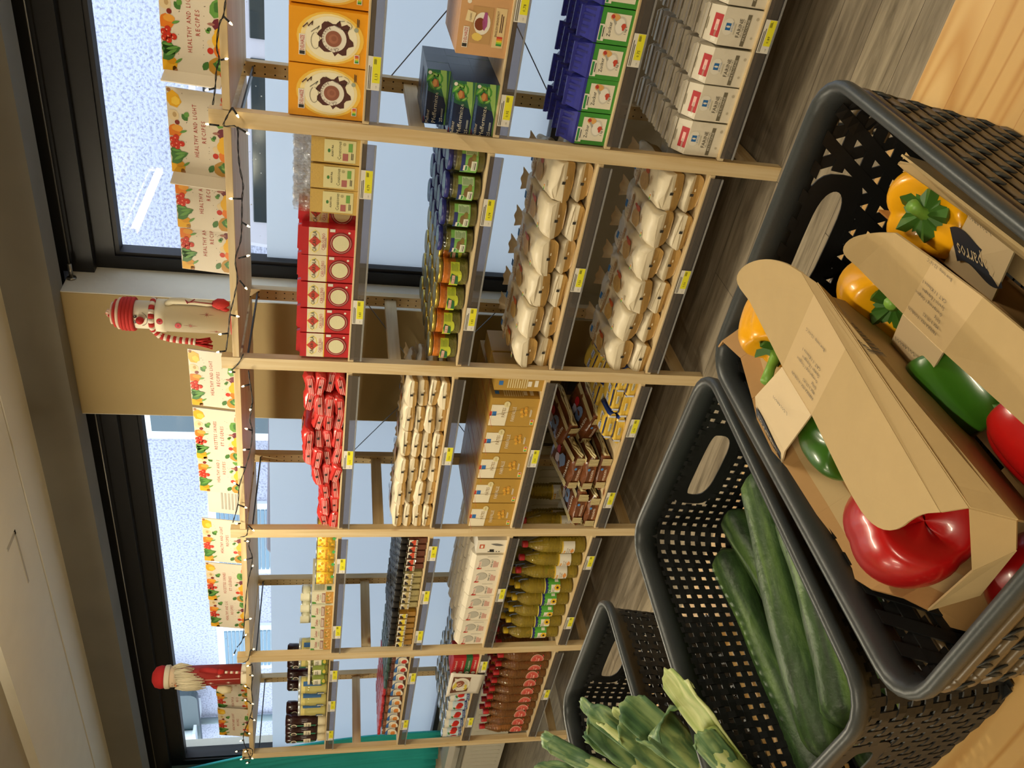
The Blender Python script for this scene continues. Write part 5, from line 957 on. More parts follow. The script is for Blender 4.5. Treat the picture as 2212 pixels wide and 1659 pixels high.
for i in range(7): b.tube([(.060-.001*i, -.040, .100-i*.012), (.060-.001*(i+1), -.040, .100-(i+1)*.012)], .006, mat('#a8362c', .5) if i % 2 else mat('#e0d0b8', .5), 8)
b.build('candy_cane', sa)
tag(sa, 'red figure with a long white string beard and red hat standing on the shelf top', 'figure')
# ------------------------------------------------------------ string lights
BULBS = [ (0.288,1.710),(0.195,1.724),(0.105,1.778),(0.008,1.782),(0.041,1.700),(-0.007,1.674),(-0.214,1.726),(-0.301,1.679),(-0.404,1.682),(-0.523,1.691),(-0.633,1.720),(-0.708,1.777),(-0.781,1.787),(-0.863,1.750),(-0.924,1.710),(-1.028,1.688),(-1.120,1.704),(-1.223,1.713),(-1.310,1.735),(-1.395,1.753),(-1.528,1.716),(-1.620,1.753),(-1.658,1.690),(-1.724,1.713),(-1.837,1.725),(-1.875,1.696),(-2.229,1.713),(-2.345,1.735),(-2.488,1.791),(-2.454,1.703),(-2.582,1.731),(-2.661,1.713),(-2.746,1.747),(-2.864,1.750),(-2.899,1.716),(-3.043,1.712),(-3.165,1.739),(-3.230,1.781),(-3.331,1.805),(-3.336,1.761),(-3.409,1.728),(-3.452,1.755),(-3.411,1.784) ]
CABLE = [ [(0.344,1.721),(0.303,1.728),(0.284,1.738),(0.224,1.748),(0.192,1.743),(0.162,1.751),(0.111,1.757),(0.064,1.765)],[(0.062,1.714),(0.034,1.729),(0.006,1.738),(0.007,1.703),(-0.056,1.702),(-0.112,1.699),(-0.169,1.691),(-0.214,1.695),(-0.291,1.698),(-0.355,1.703),(-0.422,1.721),(-0.489,1.716),(-0.559,1.728),(-0.631,1.744),(-0.705,1.752),(-0.778,1.762)],[(-0.788,1.706),(-0.828,1.723),(-0.859,1.747)],[(-0.857,1.691),(-0.917,1.686),(-1.000,1.680),(-1.076,1.691),(-1.131,1.684),(-1.223,1.692),(-1.317,1.712),(-1.415,1.737),(-1.516,1.745),(-1.616,1.767)],[(-1.634,1.710),(-1.689,1.716),(-1.702,1.740)],[(-1.716,1.704),(-1.758,1.709),(-1.830,1.697),(-1.917,1.707),(-1.992,1.719),(-2.116,1.730),(-2.245,1.739),(-2.379,1.750),(-2.440,1.776)],[(-2.468,1.718),(-2.539,1.730),(-2.563,1.753)],[(-2.577,1.712),(-2.670,1.712),(-2.784,1.720),(-2.904,1.716),(-3.025,1.732),(-3.150,1.762),(-3.237,1.768),(-3.328,1.754),(-3.422,1.740),(-3.443,1.764)],[(-3.305,1.759),(-3.323,1.727),(-3.395,1.733),(-3.395,1.775)] ]
sl = empty('string_lights', (0, 0, 0)); CB = mat('#14161a', .45)
m = MB()
for c_ in CABLE:
    P = [Vector((a, -.012-.002*(i % 2), b)) for i, (a, b) in enumerate(c_)]; Q = []
    for i in range(len(P)-1):
        for q in range(4):
            t = q/4; p0, p1, p2, p3 = P[max(0, i-1)], P[i], P[i+1], P[min(len(P)-1, i+2)]
            Q.append(.5*((2*p1)+(p2-p0)*t+(2*p0-5*p1+4*p2-p3)*t*t+(3*p1-p0-3*p2+p3)*t**3))
    Q.append(P[-1])
    for ph in (0, pi): m.tube([v_+Vector((0, .0017*cos(i*1.1+ph), .0017*sin(i*1.1+ph))) for i, v_ in enumerate(Q)], .0013, CB, 5)
m.build('cable', sl)
M_BULB = mat('#ffdf9a', .3, emit=9)
pts = [(a, b) for c_ in CABLE for a, b in c_]
hold = MB()
for i, (x, z) in enumerate(BULBS):
    nx, nz = min(pts, key=lambda p: (p[0]-x)**2+(p[1]-z)**2); d = Vector((x-nx, -.004, z-nz)); L = d.length
    if L < .02: d = Vector((.01, -.012, -.02 if z < 1.74 else .02)); 
    d.normalize(); A = Vector((x, -.016, z)); B = A-d*min(.032, max(.018, L))
    hold.tube([B, A-d*.004], .0027, CB, 6, r1=.0032)
    bm_ = MB(); bm_.tube([A-d*.005, A, A+d*.006], [.0026, .0034, .0012], M_BULB, 6); bm_.build('bulb', sl)
hold.build('bulb_holders', sl)
tag(sl, 'dark twisted cable of small warm glowing lights draped along the shelf top', 'string lights')
# ------------------------------------------------------------ the table
TABZ = .88
tb = empty('display_table', (-.30, -2.9, 0)); MB().box(0, 2.0, 0, 1.25, TABZ-.032, TABZ, table_mat()).build('tabletop', tb, bevel=.003)
for x in (.05, 1.88):
    for y in (.06, 1.12): MB().box(x, x+.07, y, y+.07, 0, TABZ-.032, W_POST).build('leg', tb)
MB().box(.09, 1.91, 1.14, 1.17, TABZ-.13, TABZ-.033, W_BOARD).build('apron', tb)
tag(tb, 'pine display table in the foreground carrying the black baskets', 'table')
# ------------------------------------------------------------ baskets
BLK = mat('#0f1010', .5); RIM = mat('#35393a', .42, bump=.05, scale=400); PINE_REFL = mat('#5d4c33', .35)  # brown strand colour stands in for the pine table mirrored on black plastic
def basket(L, Wd, H, kind, label, loc, rz):
    """L across (x), Wd deep (y); origin at the middle of the underside"""
    tp = .016; rc = .030
    def wall(s, z, off=0.0):
        k = z/H; a = L/2-tp*(1-k)+off; b = Wd/2-tp*(1-k)+off; r = rc+off
        seg = [2*(a-r), pi/2*r, 2*(b-r), pi/2*r]*2; tot = sum(seg[:4])*2; 
        s = (s % 1.0)*tot; segs = [2*(a-r), pi/2*r, 2*(b-r), pi/2*r, 2*(a-r), pi/2*r, 2*(b-r), pi/2*r]
        i = 0
        while s > segs[i]: s -= segs[i]; i = (i+1) % 8
        if i == 0: return Vector((-(a-r)+s, -b, z))
        if i == 1: t = s/r; return Vector((a-r+r*sin(t), -(b-r)-r*cos(t), z))
        if i == 2: return Vector((a, -(b-r)+s, z))
        if i == 3: t = s/r; return Vector((a-r+r*cos(t), b-r+r*sin(t), z))
        if i == 4: return Vector((a-r-s, b, z))
        if i == 5: t = s/r; return Vector((-(a-r)-r*sin(t), b-r+r*cos(t), z))
        if i == 6: return Vector((-a, b-r-s, z))
        t = s/r; return Vector((-(a-r)-r*cos(t), -(b-r)-r*sin(t), z))
    per = 2*(L+Wd)-8*rc+2*pi*rc; hc = H-.052
    def in_handle(P, grow=.008):
        if abs(abs(P.y)-Wd/2) > .03: return False
        x, z = P.x, P.z-hc; hw = .056+grow; 
        if kind == 'tri': return abs(x) < hw and abs(z) < .012+grow*.9
        return abs(x) < hw and -.017-grow < z < .010+grow and z > -.017-grow+.010*(abs(x)/hw)**3
    root = empty('storage_basket', loc, rz)
    w = MB(); 
    zlo, zhi = .006, H-.024
    def ribbon(pairs, mt=BLK):
        run = []
        def flush():
            if len(run) > 1:
                V = [tuple(p) for pr in run for p in pr]; w.add(V, [(2*i, 2*i+1, 2*i+3, 2*i+2) for i in range(len(run)-1)], mt)
            run.clear()
        for a, b in pairs:
            if in_handle((a+b)/2): flush()
            else: run.append((a, b))
        flush()
    if kind == 'grid':
        p_ = .0132; nv = int(per/p_/2)*2; nh = int((zhi-zlo)/p_); hw = .0038; am = .0006
        for i in range(nv):
            s = i/nv; ds = hw/per; ribbon([(wall(s-ds, zlo+j*p_*.5, am*cos(pi*(j*.5)+pi*i)), wall(s+ds, zlo+j*p_*.5, am*cos(pi*(j*.5)+pi*i))) for j in range(nh*2+2)])
        for j in range(nh+1):
            z = zlo+j*p_; ribbon([(wall(i*.5/nv, z-hw, -am*cos(pi*(i*.5)+pi*j)), wall(i*.5/nv, z+hw, -am*cos(pi*(i*.5)+pi*j))) for i in range(nv*2+1)])
    else:
        sp_ = .0275; nv = int(per/sp_); sp_ = per/nv; hh = sp_*.866; nh = int((zhi-zlo)/hh); hw = .0055
        for j in range(nh+2):
            z = zlo+j*hh; ribbon([(wall(i/(nv*3), min(zhi+.004, z-hw), 0), wall(i/(nv*3), min(zhi+.006, z+hw), 0)) for i in range(nv*3+1)])
        for sg in (-1, 1):
            for i in range(nv):
                N = nh*3+3; pr = []
                for j in range(N+1):
                    z = zlo+(zhi-zlo+.004)*j/N; s = (i*sp_+sg*(z-zlo)/1.732)/per; ds = hw*1.155/per; pr.append((wall(s-ds, z, .0012*sg), wall(s+ds, z, .0012*sg)))
                ribbon(pr)
    # handle plates
    for sy in (-1, 1):
        n = 28; inner, outer = [], []
        for q in range(n):
            a = 2*pi*q/n; ca, sa = cos(a), sin(a)
            if kind == 'tri': ix = math.copysign(abs(ca)**.45, ca)*.052; iz = sa*.0125
            else: ix = math.copysign(abs(ca)**.5, ca)*.052; iz = (.010*abs(sa)**.35 if sa > 0 else -.017*abs(sa)**.8)
            ox = math.copysign(abs(ca)**.5, ca)*.068; oz = math.copysign(abs(sa)**.6, sa)*(.0285 if kind == 'tri' else .0285)
            for lst, xx, zz in ((inner, ix, iz), (outer, ox, oz)):
                z = hc+zz; k = z/H; lst.append((xx, sy*(Wd/2-tp*(1-k)), z))
        w.add(inner+outer, [(q, (q+1) % n, n+(q+1) % n, n+q) for q in range(n)], BLK)
    w.build('woven_wall', root, solid=.0014)
    f = MB(); a, b = L/2-tp-.004, Wd/2-tp-.004; p_ = .0105
    n = int(2*a/p_)
    for i in range(n+1): x = -a+2*a*i/n; f.box(x-.0033, x+.0033, -b, b, .003, .0045, BLK)
    n = int(2*b/p_)
    for i in range(n+1): y = -b+2*b*i/n; f.box(-a, a, y-.0033, y+.0033, .0045, .006, BLK)
    f.build('base', root)
    r = MB(); N = 120; prof = [(-.0010, H-.026), (-.0008, H-.006), (.0012, H-.0012), (.0050, H), (.0085, H-.0016), (.0100, H-.006), (.0098, H-.011), (.0078, H-.012), (.0070, H-.006), (.0030, H-.004), (.0010, H-.008), (.0010, H-.026)]
    V = [tuple(wall(i/N, min(z, H), o)) for i in range(N) for o, z in prof]; K = len(prof)
    V = [tuple(wall(i/N, z if z <= H else H, o)) for i in range(N) for o, z in prof]
    r.add(V, [(i*K+k, i*K+(k+1) % K, ((i+1) % N)*K+(k+1) % K, ((i+1) % N)*K+k) for i in range(N) for k in range(K)], RIM, True); r.build('rim', root)
    if kind == 'tri':
        g = MB(); nr = 9; N = 200
        for j in range(nr):
            z = .012+j*(zhi-.014)/(nr-1)
            for s0, s1 in ((0.0, .12), (.13, .505), (.615, 1.0)): g.tube([wall(s0+(s1-s0)*i/60, z, .0042) for i in range(61)], .0042, PINE_REFL, 6)
        g.build('outer_strands', root); g = MB()
        for j in range(nr-1):
            z = .012+j*(zhi-.014)/(nr-1); dz = (zhi-.014)/(nr-1); M = int(per/.030)
            for i in range(M):
                s = (i+.5*(j % 2))/M
                if (.12 < s < .13) or (.505 < s < .615): continue
                g.tube([wall(s, z, .0070), wall(s+.002, z+dz*.5, .0078), wall(s+.003, z+dz, .0070), wall(s+.008, z+.002, .0066)], [.0010, .0017, .0015, .0010], RIM, 5)
        g.build('outer_loops', root)
    return tag(root, label, 'basket', 'black plastic baskets')
BZ = TABZ+.001
basket(.289, .385, .170, 'tri', 'black basket with triangular openings holding the boxed peppers', (.641, -1.955, BZ), R(-1.5))
basket(.280, .375, .165, 'grid', 'black basket with square openings holding the cucumbers', (.318, -1.920, BZ), R(-4.5))
basket(.280, .375, .165, 'grid', 'black basket with square openings under the leek leaves', (-.100, -1.888, BZ), R(-1))
# ------------------------------------------------------------ vegetables
def streak(name, cols, scale, rough, bump, pos=(.3, .5, .7), dist=.5):
    m = bpy.data.materials.new(name); nt, n, l = nodes(m); b = n['Principled BSDF']; b.inputs['Roughness'].default_value = rough
    tc = n.new('ShaderNodeTexCoord'); mp = n.new('ShaderNodeMapping'); mp.inputs['Scale'].default_value = scale; l.new(tc.outputs['Object'], mp.inputs[0])
    no = n.new('ShaderNodeTexNoise'); no.inputs['Scale'].default_value = 1; no.inputs['Detail'].default_value = 5; no.inputs['Distortion'].default_value = dist; l.new(mp.outputs[0], no.inputs['Vector'])
    cr = n.new('ShaderNodeValToRGB'); cr.color_ramp.elements[0].position = pos[0]; cr.color_ramp.elements[0].color = lin(cols[0]); cr.color_ramp.elements[1].position = pos[2]; cr.color_ramp.elements[1].color = lin(cols[2])
    e = cr.color_ramp.elements.new(pos[1]); e.color = lin(cols[1]); l.new(no.outputs['Fac'], cr.inputs[0]); l.new(cr.outputs[0], b.inputs['Base Color'])
    n2 = n.new('ShaderNodeTexNoise'); n2.inputs['Scale'].default_value = 60; n2.inputs['Detail'].default_value = 5; l.new(tc.outputs['Object'], n2.inputs['Vector'])
    bp = n.new('ShaderNodeBump'); bp.inputs['Strength'].default_value = bump; bp.inputs['Distance'].default_value = .006; l.new(n2.outputs['Fac'], bp.inputs['Height']); l.new(bp.outputs[0], b.inputs['Normal']); return m
M_CUC = streak('cucumber_skin', ('#182b10', '#2f4a20', '#5a7639'), (75, 7, 75), .5, .45)
M_SCAR = mat('#b3b07a', .7)
def cucumber(p0, p1, r, bend, label, seed=1, stem=True, sag=0):
    p0, p1 = Vector(p0), Vector(p1); d = p1-p0; Lc = d.length
    root = empty('cucumber', p0); root.rotation_mode = 'QUATERNION'; root.rotation_quaternion = d.to_track_quat('Y', 'Z')
    m = MB(); n = 34; prof = 28; V = []; rng = random.Random(seed); ph = rng.uniform(0, 6)
    for j in range(n+1):
        t = j/n; y = Lc*t; cx = bend*sin(pi*t); cz = sag*sin(pi*t)
        e = min(1, (1-(1-min(t/.10, 1))**2.2)); e2 = min(1, (1-(1-min((1-t)/.08, 1))**2.4)); rr = r*max(.16, e)*max(.20, e2)*(1+.05*sin(t*7+ph)+.03*sin(t*15+ph))
        for k in range(prof): a = 2*pi*k/prof; q = rr*(1+.022*cos(5*a+t*1.5)+.030*noise.noise(Vector((cos(a)*1.5, sin(a)*1.5, t*9+seed)))); V.append((cx+q*cos(a), y, cz+q*sin(a)))
    m.add(V, [(j*prof+k, (j+1)*prof+k, (j+1)*prof+(k+1) % prof, j*prof+(k+1) % prof) for j in range(n) for k in range(prof)]+[tuple(range(prof)), tuple(n*prof+k for k in reversed(range(prof)))], M_CUC, True)
    m.build('skin', root)
    s = MB()
    s.tube([(0, .001, 0), (0, -.010, .001)], [r*.26, r*.20], mat('#7f9148', .6), 8); s.tube([(0, -.0095, .001), (0, -.0125, .001)], [r*.2, r*.17], M_SCAR, 8); s.build('stem_end', root)
    e = MB(); e.tube([(0, Lc-.001, 0), (0, Lc+.0015, 0)], [r*.22, r*.18], M_SCAR, 8); e.build('blossom_end', root)
    return tag(root, label, 'cucumber', 'cucumbers in the basket')
cucumber((.186, -2.066, .926), (.206, -1.758, .936), .0215, -.006, 'dark wrinkled cucumber against the wall on the leek side', 1)
cucumber((.262, -2.072, .962), (.372, -1.786, .962), .0225, -.012, 'large cucumber lying on top, running the whole length of the basket', 2)
cucumber((.240, -1.98, .915), (.256, -1.738, .936), .019, .004, 'narrow dark cucumber wedged between the wrinkled one and the large top one', 3)
cucumber((.300, -2.058, .955), (.380, -1.850, .950), .0225, .006, 'cucumber with a pale stem partly under the rim on the pepper side', 4)
cucumber((.330, -2.05, .912), (.402, -1.775, .915), .020, .0, 'bottom cucumber in deep shade between the two upper ones', 5)
cucumber((.245, -2.080, .905), (.262, -1.86, .907), .018, .0, 'cucumber at the bottom of the near end of the basket', 6)
# leeks
M_LEEK = streak('leek_leaf', ('#35553a', '#5c8054', '#9db274'), (95, 95, 5), .5, .10, (.30, .5, .68)); M_LEEKL = streak('leek_leaf_pale', ('#7f9a55', '#a9b96e', '#d3d89c'), (110, 110, 5), .5, .08); M_LIN = mat('#9fae62', .6, var=.1)
def leek(base, tip, leaves, label, seed):
    base, tip = Vector(base), Vector(tip); d = tip-base; root = empty('leek', base); root.rotation_mode = 'QUATERNION'; root.rotation_quaternion = d.to_track_quat('Z', 'Y'); L = d.length
    sft = MB(); sft.lathe([(.0155, 0), (.017, .01), (.016, L*.5), (.014, L*.62), (0.004, L*.64)], 16, M_LEEKL); sft.build('shaft', root)
    for i, (az, out, wd, ln, cup, pale, cut, curl) in enumerate(leaves):
        m = MB(); n = 16; k = 12; V = []; az = R(az); rng = random.Random(seed*10+i)
        for j in range(n+1):
            t = j/n; z = L*.30+(ln-L*.30)*t; off = .012+out*t**1.5; ww = wd*(.55+.45*min(1, t*2.0)); 
            for q in range(k+1):
                u = q/k*2-1; cupz = cup*(1-.55*t); a = u*cupz; x = ww/2*(sin(a)/max(.05, sin(cupz)) if cupz < pi/2 else sin(a)); yv = ww/2*(1-cos(a))/max(.05, cupz)*1.3
                zz = z; 
                if j == n: zz -= cut*abs(u)**2.0*(.6+.4*(u > 0)); zz += rng.uniform(-.002, .002)
                elif j == n-1: zz -= cut*.5*abs(u)**2.0*(.6+.4*(u > 0))
                yy = off-yv*.6+.004*noise.noise(Vector((u*2, t*6, seed+i))); cz_ = curl*max(0, t-.75)*4; yy += cz_*.03; zz -= cz_*cz_*.01
                V.append((x*cos(az)-yy*sin(az), x*sin(az)+yy*cos(az), zz))
        m.add(V, [(j*(k+1)+q, j*(k+1)+q+1, (j+1)*(k+1)+q+1, (j+1)*(k+1)+q) for j in range(n) for q in range(k)], M_LEEKL if pale else M_LEEK, True)
        m.build('leaf', root, solid=.0016)
    return tag(root, label, 'leek', 'leeks')
leek((-.190, -1.870, .965), (-.240, -1.757, 1.092), [(180, .004, .030, .185, 1.3, 0, .010, 0), (270, .030, .028, .182, 1.25, 0, .012, 0), (60, .008, .028, .160, 1.2, 0, .010, 0)], 'leek reaching furthest out, its cut tips in front of the floor', 1)
leek((-.090, -1.935, .965), (-.030, -1.832, 1.092), [(200, .006, .028, .182, 1.25, 0, .016, 0), (90, .020, .040, .170, 1.2, 0, .014, 0), (300, .010, .030, .150, 1.2, 0, .012, 0)], 'leek with broad grey-green leaves between the outermost and the rolled one', 2)
leek((.010, -1.985, .965), (.070, -1.900, 1.092), [(0, .002, .028, .172, 2.3, 1, .004, 0), (180, .003, .028, .166, 2.2, 1, .004, 0), (270, .030, .028, .180, 1.25, 0, .016, 0), (90, .026, .038, .165, 1.2, 0, .018, 0)], 'leek with a tightly rolled pale green heart in the middle', 3)
leek((.080, -2.020, .970), (.146, -1.930, 1.092), [(270, .006, .040, .172, 1.15, 0, .018, 0), (90, .026, .040, .165, 1.15, 0, .016, 1), (0, .012, .028, .14, 1.2, 0, .012, 0)], 'leek with a dark upright leaf next to the pale blade', 4)
leek((.150, -2.075, .975), (.236, -1.955, 1.092), [(200, .002, .042, .190, 1.0, 1, .030, 0), (60, .006, .028, .13, 1.2, 0, .014, 0)], 'leek with one long pale yellow-green blade beside the cucumber basket', 5)
# peppers
def pepper(col, c, axis, r, h, lobes, seed, label, stem=True, calyx=True, dp=.22, sl_=.55):
    root = empty('bell_pepper', c); root.rotation_mode = 'QUATERNION'; root.rotation_quaternion = Vector(axis).to_track_quat('Z', 'Y')
    mt = mat(col, .30, var=.07, scale=14, coat=.25); m = MB(); n = 30; K = 48; V = []; rng = random.Random(seed); ph = rng.uniform(0, 6)
    for j in range(n+1):
        t = j/n; a = pi*t   # 0 at the blossom end, 1 at the stem
        rr = r*(sin(a)**.55)*(.86+.20*t) if 0 < t < 1 else 0; z = -h/2*cos(a)*(1 if t < .5 else 1)
        z = math.copysign(abs(cos(a))**.8, -cos(a))*h/2
        for k in range(K):
            th = 2*pi*k/K; lo = abs(cos((th+ph)*lobes/2))**.8; wob = .045*noise.noise(Vector((cos(th), sin(th), t*2+seed)))
            q = rr*((1.0-dp)+dp*lo+wob); zz = z
            if t > .80: zz -= h*.17*((t-.80)/.20)**1.3*(1-.25*lo)*(1 if t < 1 else 1)
            if t < .22: zz += h*.10*((.22-t)/.22)**1.5*(1.3-.6*lo)
            V.append((q*cos(th), q*sin(th), zz+h*.03*lo*(t > .6)))
    m.add(V, [(j*K+k, j*K+(k+1) % K, (j+1)*K+(k+1) % K, (j+1)*K+k) for j in range(n) for k in range(K)], mt, True); m.build('flesh', root)
    G = mat('#3f6a22', .5, var=.2); zt = h*.5-h*.15
    if calyx:
        cl = MB(); V = [(0, 0, zt+.006)]; 
        for k in range(20): a = 2*pi*k/20; q = r*(.50 if k % 4 == 0 else .32 if k % 2 == 0 else .44); V.append((q*cos(a), q*sin(a), zt+.006+.006*(k % 4 == 0)-.002*(k % 2)))
        cl.add(V, [(0, 1+k, 1+(k+1) % 20) for k in range(20)], G, False); cl.build('calyx', root, solid=.0025)
    if stem:
        s = MB(); s.tube([(0, 0, zt), (0, 0, zt+.010*sl_), (.002, .003, zt+.020*sl_), (.006, .006, zt+.032*sl_)], [.0070, .0050, .0042, .0050], mat('#74a03c', .45), 10); s.build('stem', root)
    return tag(root, label, 'pepper', 'bell peppers')
YEL, GRN, REDP = '#eaa60e', '#2f5c14', '#a80f10'
pepper(YEL, (.600, -1.832, 1.040), (-.55, -.75, .35), .040, .074, 4, 1, 'yellow pepper at the far end of the front carton, green stem sticking out', sl_=1.3)
pepper(GRN, (.568, -1.950, 1.030), (.2, -.8, .1), .036, .070, 3, 2, 'green pepper in the middle gap of the front carton')
pepper(REDP, (.572, -2.058, 1.036), (.62, -.42, .30), .043, .104, 3, 3, 'large glossy red pepper at the near end of the front carton', calyx=False, stem=False, dp=.10)
pepper(YEL, (.674, -1.902, 1.012), (.1, -.8, .35), .039, .070, 4, 4, 'yellow pepper in the middle carton, half under its cover')
pepper(GRN, (.672, -2.016, 1.010), (.3, .6, .3), .038, .070, 4, 5, 'dark green pepper in the middle carton', calyx=False, stem=False)
pepper(REDP, (.690, -2.098, 1.010), (.2, .8, .3), .040, .078, 4, 6, 'red pepper in the middle carton at the edge of the picture')
pepper(YEL, (.742, -1.893, .990), (.02, -.42, .85), .041, .070, 4, 7, 'yellow pepper facing up with its whole green calyx, by the outer rim')
pepper(GRN, (.742, -2.050, .985), (-.2, -.2, .9), .037, .070, 4, 8, 'dark green pepper in the wordmark carton, half hidden', calyx=False, stem=False)
pepper(REDP, (.575, -2.108, .955), (.8, -.2, .2), .040, .085, 3, 9, 'red pepper deep in the near corner of the basket under the front carton', calyx=False, stem=False)
# cartons for the peppers
KR = mat('#b09668', .75, var=.05, scale=60, bump=.12); KR2 = mat('#a98f62', .75, var=.04, scale=60); KRI = mat('#a67f4c', .75, var=.07, scale=40, bump=.2); STRAP = mat('#d2ba92', .6, var=.02)
DK = mat('#2a2f3a', .5); PR_ = mat('#5a5348', .6)
def frame(o, e1, e2):
    e1 = Vector(e1).normalized(); e2 = Vector(e2); e2 = (e2-e1*e2.dot(e1)).normalized(); n = e1.cross(e2)
    M = Matrix.Identity(4)
    for i in range(3): M[i][0] = e1[i]; M[i][1] = -n[i]; M[i][2] = e2[i]; M[i][3] = o[i]
    return M
def flag(p, w, h, y=-.0006):
    pts = [(-w/2+w*i/14, -h*.42+h*.13*sin(i/14*2*pi)) for i in range(15)]+[(w/2-w*i/14, h*.42+h*.13*sin((1-i/14)*2*pi)) for i in range(15)]; p.poly([(a, y, b) for a, b in pts], DK); p.text('Caparros', 0, 0, h*.42, y-.0004, STRAP, w=w*.80)
def legend(p, s=1.0):
    for i, t_ in enumerate(('PAPRIKA MIX / POIVRON', 'MIX 3 STUKS', '500g', 'Oorsprong / Origine:', 'Spanje / Espagne', 'CAT. I / Klasse I')):
        w = len(t_)*.00185*s; p.text(t_, -.022*s+w/2, -i*.0056*s, .0030*s, -.0008, PR_, w=w)
    p.text('Bew temp. 12-16°C', -.004*s, -.046*s, .0030*s, -.0008, PR_, w=.032*s)
TH = .0016
def chai(p, k=2):
    for _ in range(k):
        q = [p[0]]
        for a, b in zip(p[:-1], p[1:]): a, b = Vector(a), Vector(b); q += [tuple(a*.75+b*.25), tuple(a*.25+b*.75)]
        p = q+[p[-1]]
    return p
c1_ = empty('pepper_carton', (0, 0, 0)); T = lambda *a: list(a)
s = MB(); s.slab([(.686,-1.935,1.0965),(.610,-1.920,1.085)]+chai([(.624,-1.846,1.088),(.626,-1.815,1.091),(.645,-1.822,1.093),(.668,-1.850,1.0955),(.684,-1.884,1.097),(.690,-1.911,1.097)]), TH, KR)
s.slab([(.610,-1.920,1.085),(.686,-1.935,1.0965),(.6768,-1.990,1.0955),(.607,-1.976,1.085)], TH, mat('#bda276', .7))
s.slab([(.607,-1.976,1.085),(.6768,-1.990,1.0955),(.655,-2.121,1.093)]+chai([(.655,-2.121,1.093),(.639,-2.107,1.091),(.612,-2.098,1.089),(.597,-2.076,1.087),(.596,-2.044,1.085),(.6015,-2.010,1.085)]), TH, KR)
s.slab([(.690,-1.911,1.097),(.691,-1.927,1.093),(.669,-2.131,1.089),(.655,-2.121,1.093)], TH, KR2); s.slab([(.691,-1.927,1.093),(.679,-1.926,1.075),(.674,-2.145,1.071),(.669,-2.131,1.089)], TH, KR); s.slab([(.679,-1.926,1.075),(.650,-1.890,1.010),(.640,-2.118,1.010),(.674,-2.145,1.071)], TH, KR)
s.slab([(.669,-2.131,1.089),(.674,-2.145,1.071),(.649,-2.144,1.055),(.612,-2.128,1.052),(.650,-2.122,1.070)], TH, KR2); s.slab([(.649,-2.144,1.055),(.612,-2.128,1.052),(.530,-2.096,1.020),(.575,-2.118,1.018)], TH, KR)
s.build('cover', c1_)
s = MB(); s.slab([(.610,-1.920,1.0855),(.607,-1.976,1.0855),(0.523,-1.923,1.050),(0.536,-1.864,1.058)], TH, STRAP); s.slab([(0.536,-1.864,1.058),(0.523,-1.923,1.050),(0.487,-1.906,1.032),(0.498,-1.849,1.036)], TH, STRAP)
s.build('strap', c1_)
t_ = MB(); fl = [(.524,-1.769,1.055),(.533,-1.772,1.055),(.537,-1.806,1.050),(.519,-1.846,1.048),(.506,-1.860,1.044),(.495,-1.919,1.040),(.493,-1.974,1.038),(.490,-2.002,1.036),(.492,-2.031,1.034),(.503,-2.056,1.030),(.521,-2.078,1.025),(.530,-2.096,1.020)]
for lv, (dx, dz, mm) in enumerate(((0, 0, KRI), (.014, -.012, KR), (.030, -.024, KRI), (.052, -.036, KR))):
    nx = ((.014, -.012), (.030, -.024), (.052, -.036), (.095, -.042))[lv]
    for i in range(len(fl)-1):
        if i < 3 and lv > 1: continue
        a, b = Vector(fl[i]), Vector(fl[i+1]); q = Vector((dx, 0, dz)); q2 = Vector((nx[0], 0, nx[1])); t_.slab([a+q, b+q, b+q2, a+q2], TH, mm)
t_.build('tray', c1_)
p = MB(); p.T = frame((.622, -1.950, 1.0884), (-.04, 1, .0), (-1, 0, -.12)); p.T = frame((.618, -1.952, 1.0873), (-.04, 1, .0), (-1, 0, -.155)); legend(p, .92)
p.T = frame((.575, -1.925, 1.0758), (-.10, 1, 0), (-1, 0, -.33)); p.text('L:50148601', 0, 0, .0036, -.0006, PR_, w=.026)
p.T = frame((0.5110,-1.8855,1.0440), (0.0130,0.0590,0.0080), (-0.0370,0.0160,-0.0200)); flag(p, .052, .020, -.0016); p.build('print', c1_)
p = MB(); p.T = frame((.6812, -1.985, 1.0838), (-.07, 1, 0), (.19, 0, 1)); 
for i in range(24): p.rect(-.022+i*.0019, -.022+i*.0019+(.0005+.0005*(i*7 % 3)), -.007, .007, -.0016, DK)
p.build('barcode', c1_); tag(c1_, 'foremost kraft pepper carton, on top, with a printed strap', 'carton', 'kraft pepper cartons')
c2_ = empty('pepper_carton', (0, 0, 0)); s = MB()
s.slab([(.700,-1.978,1.055),(.7015,-1.93,1.0575)]+chai([(.7018,-1.918,1.059),(.702,-1.896,1.062),(.718,-1.903,1.065),(.736,-1.930,1.068),(.746,-1.950,1.068)])+[(.749,-1.992,1.0662)], TH, KR)
s.slab([(.700,-1.978,1.055),(.749,-1.992,1.0662),(.7515,-2.040,1.0643),(.702,-2.026,1.055)], TH, mat('#bda276', .7))
s.slab([(.702,-2.026,1.055),(.7515,-2.040,1.0643),(.752,-2.136,1.060),(.708,-2.136,1.055),(.707,-2.102,1.055)], TH, KR)
s.build('cover', c2_)
s = MB(); s.slab([(.700,-1.978,1.0555),(.702,-2.026,1.0555),(.643,-1.990,1.020),(.650,-1.948,1.025)], TH, STRAP); s.slab([(.650,-1.948,1.025),(.643,-1.990,1.020),(.638,-1.985,1.005),(.644,-1.945,1.008)], TH, STRAP); s.build('strap', c2_)
t_ = MB(); t_.slab([(.630,-1.86,.985),(.72,-1.86,.965),(.72,-2.135,.960),(.625,-2.125,.980)], TH, KRI); t_.slab([(.700,-1.87,.965),(.704,-1.88,1.0),(.704,-2.13,1.0),(.700,-2.135,.960)], TH, KR); t_.build('tray', c2_)
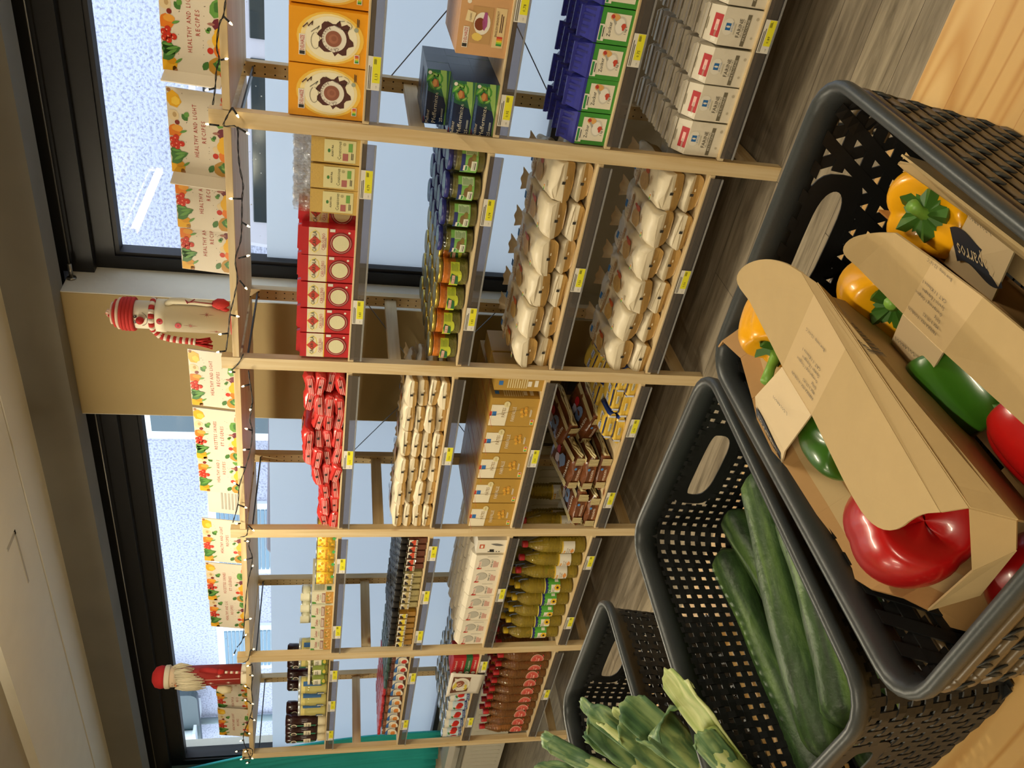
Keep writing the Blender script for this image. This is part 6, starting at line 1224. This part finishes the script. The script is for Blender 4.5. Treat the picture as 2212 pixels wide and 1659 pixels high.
p = MB(); p.T = frame((.709, -1.998, 1.0588), (-.02, 1, .0), (-1, 0, -.20)); legend(p, .85); p.T = frame((.676, -1.983, 1.0425), (-.10, 1, 0), (-1, 0, -.62)); p.text('L:50148601', 0, 0, .0042, -.0012, PR_, w=.028); p.build('print', c2_)
tag(c2_, 'middle kraft pepper carton with text on its strap, between the other two', 'carton', 'kraft pepper cartons')
c3_ = empty('pepper_carton', (0, 0, 0)); s = MB(); s.slab([(.765,-1.882,1.030),(.767,-1.876,1.033),(.770,-1.880,1.036),(.775,-1.897,1.038),(.775,-2.12,1.038),(.769,-2.12,1.033),(.768,-2.010,1.030),(.768,-1.962,1.030)], TH, KR); s.slab([(.775,-1.88,1.037),(.775,-2.12,1.037),(.765,-2.12,.97),(.765,-1.885,.97)], TH, KR); s.build('cover', c3_)
s = MB(); s.slab([(.769,-1.962,1.031),(.771,-2.010,1.031),(.714,-1.976,.990),(.714,-1.924,.995)], TH, STRAP); s.build('strap', c3_)
t_ = MB(); t_.slab([(.723,-1.861,1.020),(.7135,-1.868,1.002),(.7135,-1.924,.995),(.7135,-1.976,.990),(.711,-2.06,.985),(.716,-2.06,.955),(.720,-1.855,.965)], TH, KRI); t_.slab([(.716,-2.12,.955),(.720,-1.855,.955),(.762,-1.855,.955),(.762,-2.12,.955)], TH, KR); t_.build('tray', c3_)
p = MB(); p.T = frame((.7415, -1.966, 1.0118), (-.12, 1, .04), (-1, 0, -.74)); flag(p, .046, .036, -.0014); p.T = frame((.772, -1.97, 1.035), (0, 1, 0), (-1, 0, -.9)); p.text('L:50148601', -.01, .0, .0035, -.003, PR_, w=.026); p.build('print', c3_)
tag(c3_, 'kraft pepper carton at the outer rim with a large dark wordmark', 'carton', 'kraft pepper cartons')
c4_ = empty('pepper_carton', (0, 0, 0)); s = MB(); s.slab([(.500,-2.03,.985),(.496,-2.065,.982),(.500,-2.090,.980),(.520,-2.112,.978),(.548,-2.118,.975),(.60,-2.118,.94),(.60,-2.02,.94)], TH, KRI); s.slab([(.60,-2.118,.94),(.60,-1.85,.94),(.66,-1.85,.97),(.66,-2.12,.97)], TH, KR); s.build('tray', c4_)
tag(c4_, 'kraft pepper carton underneath, only its curved flap showing at the near corner', 'carton', 'kraft pepper cartons')
